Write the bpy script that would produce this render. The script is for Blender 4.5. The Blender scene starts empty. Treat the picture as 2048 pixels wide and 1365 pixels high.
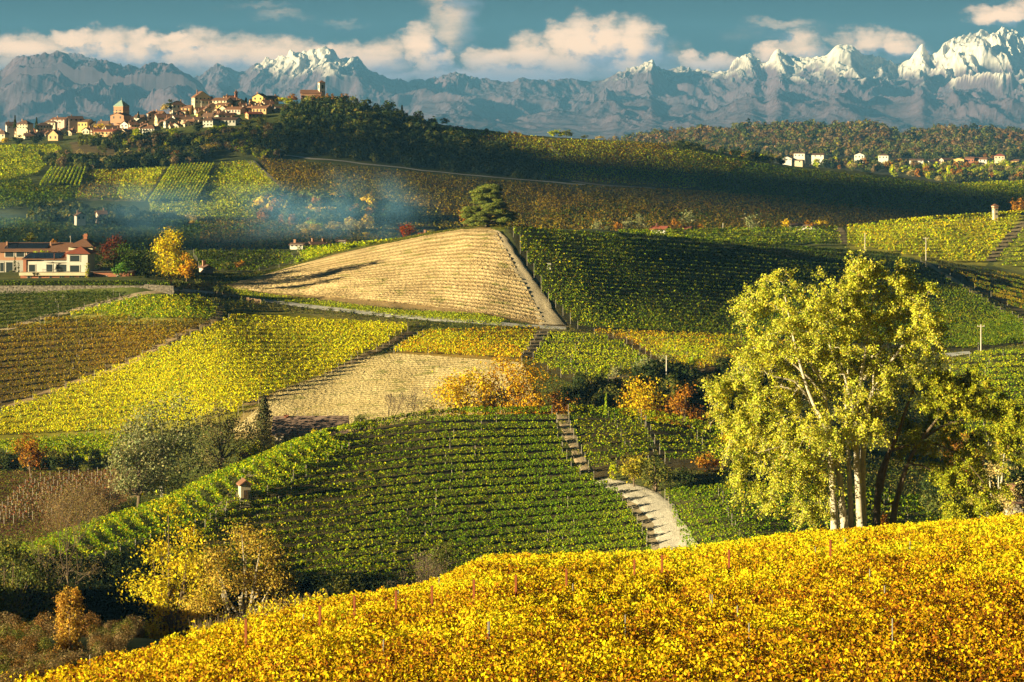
import bpy, math, random
import numpy as np

# ------------------------------------------------------------------ camera, world, sun, exposure
SC = bpy.context.scene
F, CX, HY = 4000.0, 1024.0, 250.0          # focal length, axis and horizon in pixels of the 2048 wide photograph
cam_d = bpy.data.cameras.new("camera"); cam = bpy.data.objects.new("camera", cam_d)
SC.collection.objects.link(cam); SC.camera = cam
cam_d.sensor_width = 36.0; cam_d.lens = F / 2048 * 36
cam_d.shift_y = (HY - 682.5) / 2048
cam.location = (0, 0, 0); cam.rotation_euler = (math.radians(90), 0, 0)
cam_d.clip_start = 1.0; cam_d.clip_end = 120000

SUN_AZ, SUN_EL = math.radians(65), math.radians(9.6)      # light travels towards +X (right) and away from the camera
SUN_DIR = np.array([-math.sin(SUN_AZ) * math.cos(SUN_EL), -math.cos(SUN_AZ) * math.cos(SUN_EL), math.sin(SUN_EL)])  # towards the sun
sun_d = bpy.data.lights.new("sun", 'SUN'); sun = bpy.data.objects.new("sun", sun_d); SC.collection.objects.link(sun)
sun_d.energy = 5.0; sun_d.angle = math.radians(0.5); sun_d.color = (1.0, 0.84, 0.48)
sun.rotation_euler = (math.radians(90) - SUN_EL, 0, math.atan2(SUN_DIR[1], SUN_DIR[0]) + math.radians(90))
SC.view_settings.view_transform = 'Standard'; SC.view_settings.look = 'None'
SC.view_settings.exposure = 1.62; SC.view_settings.gamma = 1.0
SC.render.engine = 'CYCLES'
cy = SC.cycles
cy.max_bounces = 5; cy.diffuse_bounces = 2; cy.glossy_bounces = 2; cy.transmission_bounces = 3; cy.transparent_max_bounces = 4; cy.volume_bounces = 1
cy.use_denoising = True; cy.caustics_reflective = False; cy.caustics_refractive = False
cy.sample_clamp_indirect = 4.0

class NT:
    """small helper for writing node trees"""
    def __init__(self, tree): self.t = tree
    def n(self, typ, **kw):
        nd = self.t.nodes.new(typ)
        for k, v in kw.items():
            if k.startswith('i_'):
                key = k[2:]; key = int(key) if key.isdigit() else key
                if isinstance(v, bpy.types.NodeSocket): self.t.links.new(v, nd.inputs[key])
                else: nd.inputs[key].default_value = v
            else: setattr(nd, k, v)
        return nd
    def math(self, op, a, b=0.0, c=0.0, clamp=False):
        nd = self.t.nodes.new('ShaderNodeMath'); nd.operation = op; nd.use_clamp = clamp
        for k, v in enumerate((a, b, c)):
            if isinstance(v, bpy.types.NodeSocket): self.t.links.new(v, nd.inputs[k])
            else: nd.inputs[k].default_value = v
        return nd.outputs[0]
    def vm(self, op, a, b=(0, 0, 0)):
        nd = self.t.nodes.new('ShaderNodeVectorMath'); nd.operation = op
        for k, v in enumerate((a, b)):
            if isinstance(v, bpy.types.NodeSocket): self.t.links.new(v, nd.inputs[k])
            else: nd.inputs[k].default_value = v
        return nd.outputs['Value'] if op in ('LENGTH', 'DOT_PRODUCT') else nd.outputs[0]
    def mix(self, fac, a, b, blend='MIX'):
        nd = self.t.nodes.new('ShaderNodeMix'); nd.data_type = 'RGBA'; nd.blend_type = blend
        for k, v in ((0, fac), (6, a), (7, b)):
            if isinstance(v, bpy.types.NodeSocket): self.t.links.new(v, nd.inputs[k])
            else: nd.inputs[k].default_value = v if k == 0 else (v if len(v) == 4 else (*v, 1))
        return nd.outputs[2]
    def ramp(self, v, lo, hi):
        nd = self.t.nodes.new('ShaderNodeMapRange'); nd.interpolation_type = 'SMOOTHSTEP'
        self.t.links.new(v, nd.inputs[0]); nd.inputs[1].default_value = lo; nd.inputs[2].default_value = hi
        return nd.outputs[0]

world = bpy.data.worlds.new("World"); SC.world = world; world.use_nodes = True
wt = world.node_tree; wt.nodes.clear(); W = NT(wt)
sky = W.n('ShaderNodeTexSky', sky_type='NISHITA', sun_disc=False, sun_elevation=SUN_EL,
          sun_rotation=math.atan2(SUN_DIR[0], SUN_DIR[1]), altitude=300, air_density=1.0, dust_density=0.6, ozone_density=2.0)
# clouds of the sky, laid out by direction: u to the right, v upward, in thousandths of the distance ahead
tc = W.n('ShaderNodeTexCoord'); sep = W.n('ShaderNodeSeparateXYZ', i_0=tc.outputs['Generated'])
yy = W.math('MAXIMUM', sep.outputs[1], 0.02)
u = W.math('MULTIPLY', W.math('DIVIDE', sep.outputs[0], yy), 1000.0)
v = W.math('MULTIPLY', W.math('DIVIDE', sep.outputs[2], yy), 1000.0)
uv = W.n('ShaderNodeCombineXYZ', i_0=u, i_1=v).outputs[0]
def cl(px, py, rx, ry, s=1.0): return ((px - CX) / 4, (HY - py) / 4, rx / 4, ry / 4, s)
CLOUDS = [cl(300, 150, 600, 50, .55), cl(1500, 140, 700, 40, .42), cl(1560, 70, 160, 26, .22), cl(100, 130, 260, 34, .75), cl(480, 140, 240, 34, .75), cl(780, 150, 160, 30, .8), cl(1130, 70, 60, 40), cl(1215, 62, 50, 34), cl(640, 100, 70, 26), cl(150, 78, 60, 24), cl(1480, 130, 200, 22, .6), cl(1850, 110, 120, 24, .5), cl(40, 95, 130, 40), cl(230, 104, 170, 56), cl(400, 108, 180, 58), cl(560, 116, 170, 52), cl(720, 122, 150, 52), cl(300, 80, 60, 26), cl(345, 75, 46, 20),
          cl(905, 40, 64, 90, .62), cl(890, -30, 70, 70, .6), cl(840, 88, 56, 52, 1.0), cl(845, 90, 44, 40), cl(870, 115, 60, 40),
          cl(1190, 88, 120, 74, 1.2), cl(1262, 95, 80, 74, 1.1), cl(1330, 120, 70, 50, .55), cl(1060, 112, 92, 50), cl(985, 118, 80, 38), cl(1130, 125, 130, 45), cl(1000, 150, 330, 34), cl(1260, 140, 110, 40),
          cl(1400, 125, 70, 22), cl(1440, 120, 60, 20), cl(1600, 98, 74, 50, .85), cl(1545, 105, 40, 26), cl(1560, 50, 90, 16, .5), cl(1735, 84, 80, 34, .85), cl(1800, 92, 66, 28, .9),
          cl(2000, 28, 92, 30, 1.1), cl(2100, 20, 90, 40), cl(560, 30, 80, 14, .30), cl(520, 12, 80, 10, .28), cl(690, 40, 60, 12, .28), cl(2300, 90, 200, 40), cl(-250, 95, 200, 40)]
def cloud_density(offs):
    p = W.vm('ADD', uv, offs)
    nz = W.n('ShaderNodeTexNoise', i_Vector=W.vm('MULTIPLY', p, (0.055, 0.075, 0)), i_Scale=1.0, i_Detail=9.0, i_Roughness=0.62)
    warp = W.vm('MULTIPLY', W.vm('SUBTRACT', nz.outputs['Color'], (.5, .5, .5)), (30, 22, 0))
    q = W.vm('ADD', p, warp)
    tot = None
    for (a, b, rx, ry, s) in CLOUDS:
        d = W.vm('MULTIPLY', W.vm('SUBTRACT', q, (a, b, 0)), (1 / rx, 1 / ry, 0))
        g = W.math('MULTIPLY', W.math('SUBTRACT', 1.0, W.vm('DOT_PRODUCT', d, d), clamp=True), s)
        tot = g if tot is None else W.math('MAXIMUM', tot, g)
    return tot, nz.outputs['Fac']
dens, nfac = cloud_density((0, 0, 0)); dens2, _ = cloud_density((-7, 6, 0))
nf2 = W.n('ShaderNodeTexNoise', i_Vector=W.vm('MULTIPLY', uv, (0.05, 0.22, 0)), i_Scale=1.0, i_Detail=8.0, i_Roughness=0.68)
mask = W.math('MULTIPLY', W.ramp(W.math('ADD', dens, W.math('MULTIPLY', W.math('MULTIPLY', W.math('SUBTRACT', nf2.outputs['Fac'], .5), .7), W.ramp(dens, 0.0, 0.25))), 0.0, 1.1), W.math('GREATER_THAN', sep.outputs[1], 0.05))
lit = W.ramp(W.math('ADD', W.math('SUBTRACT', dens, W.math('MULTIPLY', dens2, 0.85)), W.math('MULTIPLY', W.math('SUBTRACT', nfac, .5), 1.5)), -0.22, 0.30)
lit = W.math('MULTIPLY', lit, W.ramp(v, 22, 40))
ccol = W.mix(lit, (3.0, 2.7, 3.3), (14.5, 8.3, 4.3))
skyc = W.mix(1.0, sky.outputs[0], (0.012, 0.03, 0.055), 'MULTIPLY')
allc = W.mix(W.math('MULTIPLY', mask, 0.88), skyc, ccol)
bg = W.n('ShaderNodeBackground', i_Color=allc, i_Strength=0.05)
W.n('ShaderNodeOutputWorld', i_Surface=bg.outputs[0])

# ------------------------------------------------------------------ helpers
rng = np.random.default_rng(7)
COL = SC.collection
def tag(o, label=None, cat=None, group=None, kind=None):
    for k, val in (('label', label), ('category', cat), ('group', group), ('kind', kind)):
        if val: o[k] = val
    return o
def empty(name, loc, rz=0.0, **kw):
    o = bpy.data.objects.new(name, None); COL.objects.link(o); o.location = [float(c) for c in loc]; o.rotation_euler = (0, 0, rz)
    o.empty_display_size = 0.3
    return tag(o, **kw)

_perm = np.random.default_rng(3).permutation(4096).astype(np.int64)
def _h(ix, iy): return _perm[(_perm[ix & 4095] + iy) & 4095]
def perlin(x, y):
    x = np.asarray(x, float); y = np.asarray(y, float)
    x0 = np.floor(x).astype(np.int64); y0 = np.floor(y).astype(np.int64); fx = x - x0; fy = y - y0
    uu = fx * fx * fx * (fx * (fx * 6 - 15) + 10); vv = fy * fy * fy * (fy * (fy * 6 - 15) + 10)
    def g(ix, iy, dx, dy):
        a = _h(ix, iy) * (2 * math.pi / 4096); return np.cos(a) * dx + np.sin(a) * dy
    a = g(x0, y0, fx, fy); b = g(x0 + 1, y0, fx - 1, fy); c = g(x0, y0 + 1, fx, fy - 1); d = g(x0 + 1, y0 + 1, fx - 1, fy - 1)
    return 1.5 * ((a + uu * (b - a)) + vv * ((c + uu * (d - c)) - (a + uu * (b - a))))
def fbm(x, y, oct=4, gain=0.5):
    s = 0; a = 1.0; t = 0
    for k in range(oct):
        s = s + a * perlin(x * 2 ** k + 17.3 * k, y * 2 ** k - 9.1 * k); t += a; a *= gain
    return s / t
def ridged(x, y, oct=5, gain=0.55):
    s = 0; a = 1.0; t = 0; w = 1.0
    for k in range(oct):
        r = (1 - np.abs(perlin(x * 2 ** k + 31.7 * k, y * 2 ** k + 12.9 * k))) ** 2 * w
        s = s + a * r; t += a; a *= gain; w = np.clip(r * 1.6, 0, 1)
    return s / t

def mesh_obj(name, verts, quads=None, tris=None, mat=None, parent=None, col=None, smooth=False, loc=None):
    me = bpy.data.meshes.new(name)
    verts = np.asarray(verts, np.float32)
    q = np.zeros((0, 4), np.int32) if quads is None or len(quads) == 0 else np.asarray(quads, np.int32)
    t = np.zeros((0, 3), np.int32) if tris is None or len(tris) == 0 else np.asarray(tris, np.int32)
    me.vertices.add(len(verts)); me.vertices.foreach_set('co', verts.ravel())
    nl = q.size + t.size
    me.loops.add(nl); me.loops.foreach_set('vertex_index', np.concatenate([q.ravel(), t.ravel()]).astype(np.int32))
    me.polygons.add(len(q) + len(t))
    me.polygons.foreach_set('loop_start', np.concatenate([np.arange(len(q)) * 4, q.size + np.arange(len(t)) * 3]).astype(np.int32))
    me.polygons.foreach_set('loop_total', np.concatenate([np.full(len(q), 4), np.full(len(t), 3)]).astype(np.int32))
    me.polygons.foreach_set('use_smooth', np.full(len(q) + len(t), bool(smooth)))
    if col is not None:
        col = np.asarray(col, np.float32)
        if col.shape[1] == 3: col = np.concatenate([col, np.ones((len(col), 1), np.float32)], 1)
        at = me.color_attributes.new('Col', 'FLOAT_COLOR', 'POINT'); at.data.foreach_set('color', col.ravel())
    me.update(calc_edges=True); me.validate()
    if mat is not None: me.materials.append(mat)
    o = bpy.data.objects.new(name, me); COL.objects.link(o)
    if parent is not None: o.parent = parent
    if loc is not None: o.location = [float(c) for c in loc]
    return o

class MB:
    """collects boxes, tubes, leaves and prisms; build() links them as ONE mesh object"""
    def __init__(self): self.v = []; self.q = []; self.t = []; self.c = []; self.n = 0
    def add(self, v, q=None, t=None, c=(1, 1, 1)):
        v = np.asarray(v, float).reshape(-1, 3)
        if q is not None and len(q): self.q.append(np.asarray(q, int).reshape(-1, 4) + self.n)
        if t is not None and len(t): self.t.append(np.asarray(t, int).reshape(-1, 3) + self.n)
        c = np.asarray(c, float)
        self.c.append(np.broadcast_to(c, (len(v), 3)) if c.ndim == 1 else c)
        self.v.append(v); self.n += len(v)
    def box(self, lo, hi, c=(1, 1, 1)):
        x0, y0, z0 = lo; x1, y1, z1 = hi
        self.add([(x0, y0, z0), (x1, y0, z0), (x1, y1, z0), (x0, y1, z0), (x0, y0, z1), (x1, y0, z1), (x1, y1, z1), (x0, y1, z1)],
                 [(0, 3, 2, 1), (4, 5, 6, 7), (0, 1, 5, 4), (1, 2, 6, 5), (2, 3, 7, 6), (3, 0, 4, 7)], c=c)
    def tube(self, pts, rad, sides=6, c=(1, 1, 1)):
        p = np.asarray(pts, float); n = len(p); rad = np.broadcast_to(np.asarray(rad, float), (n,))
        d = np.gradient(p, axis=0); d /= np.linalg.norm(d, axis=1, keepdims=True) + 1e-9
        a = np.cross(d, np.where(np.abs(d[:, 2:3]) > .9, np.array([[1., 0, 0]]), np.array([[0, 0, 1.]]))); a /= np.linalg.norm(a, axis=1, keepdims=True) + 1e-9
        b = np.cross(d, a); th = np.arange(sides) * 2 * math.pi / sides
        ring = p[:, None, :] + rad[:, None, None] * (np.cos(th)[None, :, None] * a[:, None, :] + np.sin(th)[None, :, None] * b[:, None, :])
        i = np.arange(n - 1)[:, None] * sides; j = np.arange(sides)[None, :]; j2 = (j + 1) % sides
        q = np.stack([i + j, i + j2, i + sides + j2, i + sides + j], -1).reshape(-1, 4)
        self.add(ring.reshape(-1, 3), q, c=c)
    def leaves(self, cen, size, nrm, col, fold=0.25, asp=0.62, r=None):
        """one diamond-shaped leaf (or spray) of two triangles for every centre"""
        r = r or rng; n = len(cen)
        if n == 0: return
        nrm = nrm / (np.linalg.norm(nrm, axis=1, keepdims=True) + 1e-9)
        k = r.normal(size=(n, 3)); a = np.cross(nrm, k); a /= np.linalg.norm(a, axis=1, keepdims=True) + 1e-9
        b = np.cross(nrm, a); s = np.broadcast_to(np.asarray(size, float), (n,))[:, None]
        v = np.stack([cen - a * s * .5, cen - b * s * asp * .5 + nrm * s * fold * .5, cen + a * s * .5, cen + b * s * asp * .5 + nrm * s * fold * .5], 1)
        i = np.arange(n)[:, None] * 4
        t = np.concatenate([i + np.array([[0, 1, 2]]), i + np.array([[0, 2, 3]])], 0)
        self.add(v.reshape(-1, 3), t=t, c=np.repeat(np.asarray(col, float), 4, 0))
    def build(self, name, mat, parent=None, smooth=False, loc=None):
        return mesh_obj(name, np.concatenate(self.v), np.concatenate(self.q) if self.q else None, np.concatenate(self.t) if self.t else None,
                        mat, parent, np.concatenate(self.c), smooth, loc)

_mats = {}
def mat_leaf(name='leaf', transl=0.32, rough=0.55):
    if name in _mats: return _mats[name]
    m = bpy.data.materials.new(name); m.use_nodes = True; t = m.node_tree; t.nodes.clear(); N = NT(t)
    at = N.n('ShaderNodeAttribute', attribute_name='Col')
    geo = N.n('ShaderNodeNewGeometry')
    nz = N.n('ShaderNodeTexNoise', i_Vector=geo.outputs['Position'], i_Scale=2.2, i_Detail=2.0)
    c = N.mix(1.0, at.outputs['Color'], N.mix(nz.outputs['Fac'], (.72, .74, .7), (1.25, 1.22, 1.15)), 'MULTIPLY')
    p = N.n('ShaderNodeBsdfPrincipled', i_Roughness=rough); t.links.new(c, p.inputs['Base Color']); p.inputs['Specular IOR Level'].default_value = 0.05
    tr = N.n('ShaderNodeBsdfTranslucent'); t.links.new(c, tr.inputs['Color'])
    mx = N.n('ShaderNodeMixShader', i_0=transl, i_1=p.outputs[0], i_2=tr.outputs[0])
    N.n('ShaderNodeOutputMaterial', i_Surface=mx.outputs[0]); _mats[name] = m; return m
def mat_attr(name, scale=0.6, lo=.7, hi=1.3, rough=0.9, bump=0.0, fine=6.0):
    if name in _mats: return _mats[name]
    m = bpy.data.materials.new(name); m.use_nodes = True; t = m.node_tree; t.nodes.clear(); N = NT(t)
    at = N.n('ShaderNodeAttribute', attribute_name='Col'); geo = N.n('ShaderNodeNewGeometry')
    nz = N.n('ShaderNodeTexNoise', i_Vector=geo.outputs['Position'], i_Scale=scale, i_Detail=5.0, i_Roughness=.65)
    nf = N.n('ShaderNodeTexNoise', i_Vector=geo.outputs['Position'], i_Scale=scale * fine, i_Detail=3.0)
    f = N.math('MULTIPLY', N.math('ADD', nz.outputs['Fac'], nf.outputs['Fac']), .5)
    c = N.mix(1.0, at.outputs['Color'], N.mix(N.ramp(f, .3, .7), (lo, lo, lo), (hi, hi, hi)), 'MULTIPLY')
    p = N.n('ShaderNodeBsdfPrincipled', i_Roughness=rough); t.links.new(c, p.inputs['Base Color']); p.inputs['Specular IOR Level'].default_value = 0.15
    if bump:
        b = N.n('ShaderNodeBump', i_Strength=bump, i_Distance=0.3, i_Height=f); t.links.new(b.outputs[0], p.inputs['Normal'])
    N.n('ShaderNodeOutputMaterial', i_Surface=p.outputs[0]); _mats[name] = m; return m
def mat_flat(name, col, rough=.7, var=.18, scale=1.2, metallic=0.0, spec=.3, stripes=None):
    """plain material with weathering noise; stripes=(axis scale, contrast) adds tile or board courses"""
    if name in _mats: return _mats[name]
    m = bpy.data.materials.new(name); m.use_nodes = True; t = m.node_tree; t.nodes.clear(); N = NT(t)
    tcn = N.n('ShaderNodeTexCoord')
    nz = N.n('ShaderNodeTexNoise', i_Vector=tcn.outputs['Object'], i_Scale=scale, i_Detail=5.0, i_Roughness=.7)
    c = N.mix(nz.outputs['Fac'], tuple(x * (1 - var * 1.6) for x in col), tuple(min(1, x * (1 + var * 1.4)) for x in col))
    if stripes:
        wv = N.n('ShaderNodeTexWave', i_Vector=tcn.outputs['Object'], i_Scale=stripes[0], i_Distortion=1.0, i_Detail=1.0); wv.bands_direction = stripes[2] if len(stripes) > 2 else 'X'
        c = N.mix(N.math('MULTIPLY', wv.outputs['Fac'], stripes[1]), c, tuple(x * .45 for x in col))
    p = N.n('ShaderNodeBsdfPrincipled', i_Roughness=rough, i_Metallic=metallic); t.links.new(c, p.inputs['Base Color']); p.inputs['Specular IOR Level'].default_value = spec
    N.n('ShaderNodeOutputMaterial', i_Surface=p.outputs[0]); _mats[name] = m; return m
LEAF = mat_leaf(); BARK = mat_attr('bark', 3.0, .6, 1.35)
NEEDLE = mat_leaf('needles', .12, .6)

# ------------------------------------------------------------------ the lie of the land
def pchip(xk, yk, xq):
    xk = np.asarray(xk, float); yk = np.asarray(yk, float); xq = np.clip(xq, xk[0], xk[-1])
    if len(xk) == 2: return np.interp(xq, xk, yk)
    h = np.diff(xk); dl = np.diff(yk) / h; m = np.zeros_like(yk)
    m[1:-1] = np.where(dl[:-1] * dl[1:] > 0, 2 * dl[:-1] * dl[1:] / (dl[:-1] + dl[1:] + 1e-30), 0); m[0] = dl[0]; m[-1] = dl[-1]
    i = np.clip(np.searchsorted(xk, xq, side='right') - 1, 0, len(xk) - 2); t = (xq - xk[i]) / h[i]
    return ((1 + 2 * t) * (1 - t) ** 2) * yk[i] + t * (1 - t) ** 2 * h[i] * m[i] + t * t * (3 - 2 * t) * yk[i + 1] + t * t * (t - 1) * h[i] * m[i + 1]
def Y(px, py, d): return (px, (HY - py) / F * d, d)      # seen at height py of the picture
def Zz(px, z, d): return (px, z, d)                       # hidden from the camera: a plain height
LINES = [
 [Zz(-4000, -2.0, 5), Zz(5000, -2.0, 5)],
 [Y(-4000, 1490, 48), Y(-900, 1500, 48), Y(0, 1517, 48), Y(1000, 1512, 48), Y(2048, 1500, 48), Y(5000, 1500, 48)],
 # far edge of the foreground vineyard (the ground under it)
 [Zz(-4000, -22, 80), Zz(-900, -25, 76), Y(0, 1468, 75), Y(100, 1432, 80), Y(300, 1362, 95), Y(500, 1301, 108), Y(680, 1255, 120), Y(800, 1236, 127), Y(900, 1205, 133), Y(960, 1172, 142),
  Y(1100, 1164, 150), Y(1300, 1157, 154), Y(1400, 1146, 156), Y(1600, 1120, 160), Y(1800, 1104, 162), Y(2048, 1084, 165), Y(2600, 1040, 170), Zz(5000, -30, 175)],
 # shelf below it
 [Zz(-4000, -36, 155), Zz(-900, -37, 152), Y(0, 1275, 150), Y(250, 1278, 155), Zz(600, -45, 170), Zz(1000, -46, 182), Zz(1700, -45, 188), Zz(5000, -44, 195)],
 # ravine floor; unseen left ends here and alongside are raised to shade it
 [Zz(-4000, -41, 205), Zz(-900, -43.5, 205), Zz(-300, -54, 205), Zz(0, -57, 205), Zz(300, -62, 207), Zz(600, -65, 215), Zz(1000, -67, 228), Zz(1500, -62, 228), Zz(2048, -61, 228), Zz(5000, -60, 228)],
 # foot of the middle hill
 [Zz(-4000, -51, 240), Zz(-900, -53, 242), Zz(0, -61, 250), Y(300, 1162, 268), Y(600, 1178, 272), Zz(1000, -63.5, 272), Zz(1350, -60, 268), Zz(1500, -58, 262), Zz(2048, -60.5, 262), Zz(5000, -60, 262)],
 # crest of the middle hill, from the spur at the left over the round top
 [Zz(-4000, -56, 255), Zz(-900, -60, 258), Y(-200, 1215, 264), Y(0, 1150, 272), Y(100, 1110, 280), Y(230, 1060, 291), Y(330, 1026, 300), Y(420, 975, 309), Y(526, 934, 319), Y(563, 914, 322), Y(603, 900, 326), Y(669, 877, 333), Y(760, 857, 338), Y(850, 842, 342),
  Y(1000, 830, 345), Y(1110, 831, 345), Y(1300, 842, 345), Y(1450, 874, 341), Y(1600, 890, 340), Y(1800, 930, 335), Y(2048, 965, 330), Zz(5000, -60, 330)],
 # dip behind
 [Zz(-4000, -60, 320), Zz(-900, -64, 320), Zz(0, -66, 322), Zz(300, -63.5, 331), Zz(500, -60, 348), Zz(700, -57, 362), Zz(1000, -57, 370), Zz(1300, -60, 372), Zz(1600, -61, 370), Zz(2048, -62, 365), Zz(5000, -60, 365)],
 # lower edge of the big fields
 [Zz(-4000, -58, 395), Zz(-900, -64, 395), Y(0, 925, 390), Y(250, 918, 384), Y(480, 862, 378), Y(700, 848, 377), Y(900, 830, 380), Y(1050, 800, 384), Y(1160, 778, 390), Y(1330, 748, 404), Y(1450, 738, 408), Y(1650, 800, 395), Y(1880, 890, 380), Y(2048, 890, 378), Zz(5000, -56, 380)],
 # upper edge of the big fields: the farm terrace and the road
 [Zz(-4000, -43, 484), Zz(-900, -43, 484), Y(0, 600, 478), Y(200, 596, 472), Y(300, 588, 470), Y(430, 592, 480), Y(500, 600, 482), Y(600, 612, 479), Y(700, 624, 473), Y(800, 637, 467), Y(1000, 651, 461), Y(1100, 657, 461), Y(1300, 668, 462), Y(1500, 678, 462), Y(1800, 700, 458), Y(1900, 712, 450), Y(2048, 696, 446), Zz(5000, -45, 446)],
 # terrace, crest of the cedar hill
 [Zz(-4000, -38, 500), Zz(-900, -38, 500), Y(0, 563, 488), Y(300, 563, 478), Y(380, 563, 500), Y(450, 562, 515), Y(540, 546, 535), Y(600, 529, 543), Y(700, 502, 549), Y(850, 470, 551), Y(920, 459, 549), Y(975, 454, 545), Y(1015, 453, 545),
  Y(1150, 469, 549), Y(1300, 482, 568), Y(1450, 491, 594), Y(1640, 503, 632), Y(1780, 513, 654), Y(1840, 524, 660), Y(2048, 559, 660), Y(2650, 620, 610), Zz(5000, -58, 600)],
 # dip behind the cedar hill
 [Zz(-4000, -38, 545), Zz(-900, -38, 545), Zz(0, -38.5, 540), Zz(300, -38.5, 540), Y(400, 545, 556), Y(580, 540, 576), Zz(700, -37, 585), Zz(900, -35, 595), Zz(1100, -35, 600), Zz(1300, -38, 640), Zz(1640, -45, 680), Zz(2048, -50, 690), Zz(5000, -60, 690)],
 # second crest
 [Zz(-4000, -40, 600), Zz(-900, -40, 600), Zz(0, -38, 590), Zz(300, -39, 605), Y(400, 508, 612), Y(580, 508, 628), Y(690, 496, 632), Y(850, 477, 636), Zz(960, -35.5, 640), Zz(1150, -36, 690), Y(1300, 468, 725), Y(1440, 466, 745), Y(1600, 460, 755), Y(1680, 458, 758), Y(1800, 448, 760), Y(1900, 439, 762), Y(1990, 434, 763), Y(2048, 431, 763), Y(2300, 423, 763), Zz(5000, -35, 763)],
 # valley beyond
 [Zz(-4000, -48, 760), Zz(-900, -48, 760), Y(0, 505, 760), Y(300, 505, 780), Y(600, 500, 800), Zz(900, -56, 800), Zz(1300, -62, 870), Zz(1700, -60, 880), Zz(2048, -60, 880), Zz(5000, -60, 880)],
 # foot of the village hill
 [Zz(-4000, -40, 980), Zz(-900, -42, 980), Y(0, 425, 985), Y(300, 440, 990), Y(600, 452, 1000), Y(800, 460, 1010), Zz(1000, -58, 1010), Zz(1400, -62, 1000), Zz(2048, -60, 960), Zz(5000, -58, 960)],
 # middle of its slope
 [Zz(-4000, -26, 1180), Zz(-900, -26, 1180), Y(0, 345, 1180), Y(300, 350, 1180), Y(500, 348, 1180), Y(700, 350, 1180), Y(1000, 372, 1180), Y(1300, 385, 1180), Y(1700, 412, 1150), Y(2048, 432, 1100), Zz(5000, -50, 1100)],
 # lower edge of the village
 [Zz(-4000, -14, 1330), Zz(-900, -14, 1330), Y(0, 290, 1330), Y(100, 288, 1330), Y(250, 279, 1330), Y(400, 270, 1330), Y(480, 264, 1330), Y(560, 262, 1330), Y(700, 265, 1330), Y(850, 292, 1330), Y(1000, 302, 1330), Y(1300, 316, 1330), Y(1560, 352, 1310), Y(1700, 362, 1300), Y(1900, 388, 1280), Y(2048, 398, 1250), Zz(5000, -46, 1250)],
 # crest of the village hill
 [Zz(-4000, -9, 1480), Zz(-900, -9, 1480), Y(0, 279, 1480), Y(100, 270, 1480), Y(200, 262, 1480), Y(300, 252, 1480), Y(360, 236, 1480), Y(420, 219, 1480), Y(480, 214, 1480), Y(550, 208, 1480), Y(690, 208, 1480), Y(760, 219, 1480), Y(830, 240, 1480), Y(880, 250, 1475), Y(1000, 265, 1465), Y(1100, 275, 1455), Y(1330, 287, 1430), Y(1500, 318, 1410), Y(1560, 331, 1400), Y(1700, 342, 1390), Y(1900, 368, 1370), Y(1960, 369, 1360), Y(2048, 366, 1350), Zz(5000, -40, 1350)],
 [Zz(-4000, -60, 1750), Zz(0, -60, 1750), Zz(800, -65, 1750), Zz(1300, -68, 1750), Zz(1500, -62, 1750), Zz(5000, -62, 1750)],
 [Zz(-4000, -110, 2250), Zz(0, -110, 2250), Zz(1200, -100, 2250), Y(1500, 338, 2250), Y(1560, 334, 2250), Y(1800, 335, 2250), Y(2048, 336, 2250), Zz(5000, -48, 2250)],
 [Zz(-4000, -120, 2700), Zz(0, -120, 2700), Zz(1200, -80, 2700), Y(1400, 308, 2700), Y(1600, 304, 2700), Y(1900, 308, 2700), Y(2048, 310, 2700), Zz(5000, -40, 2700)],
 [Zz(-4000, -125, 3200), Zz(0, -125, 3200), Zz(1100, -90, 3200), Y(1210, 290, 3200), Y(1290, 276, 3200), Y(1400, 267, 3200), Y(1500, 257, 3200), Y(1600, 257, 3200), Y(1700, 256, 3200), Y(1740, 254, 3200), Y(1800, 272, 3200), Y(1840, 272, 3200), Y(1900, 259, 3200), Y(1960, 259, 3200), Y(2048, 270, 3200), Y(2300, 262, 3200), Zz(5000, -20, 3200)],
 [Zz(-4000, -140, 3800), Zz(5000, -140, 3800)],
 [Zz(-4000, -160, 6500), Zz(5000, -160, 6500)],
 [Zz(-4000, -190, 15500), Zz(5000, -190, 15500)],
]
PXG = np.arange(-4000, 5001, 2.0)
ND = np.stack([pchip([p[0] for p in L], [p[2] for p in L], PXG) for L in LINES])
NZ = np.stack([pchip([p[0] for p in L], [p[1] for p in L], PXG) for L in LINES])
_g = np.exp(-.5 * (np.arange(-40, 41) / 14.0) ** 2); _g /= _g.sum()
ND = np.stack([np.convolve(np.pad(a, 40, mode='edge'), _g, 'valid') for a in ND]); NZ = np.stack([np.convolve(np.pad(a, 40, mode='edge'), _g, 'valid') for a in NZ])
NM = np.zeros_like(NZ)
_h_ = np.diff(ND, axis=0); _dl = np.diff(NZ, axis=0) / _h_
NM[1:-1] = np.where(_dl[:-1] * _dl[1:] > 0, 2 * _dl[:-1] * _dl[1:] / (_dl[:-1] + _dl[1:] + 1e-30 * np.sign(_dl[:-1] + .1)), 0); NM[0] = _dl[0]; NM[-1] = _dl[-1]
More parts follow.
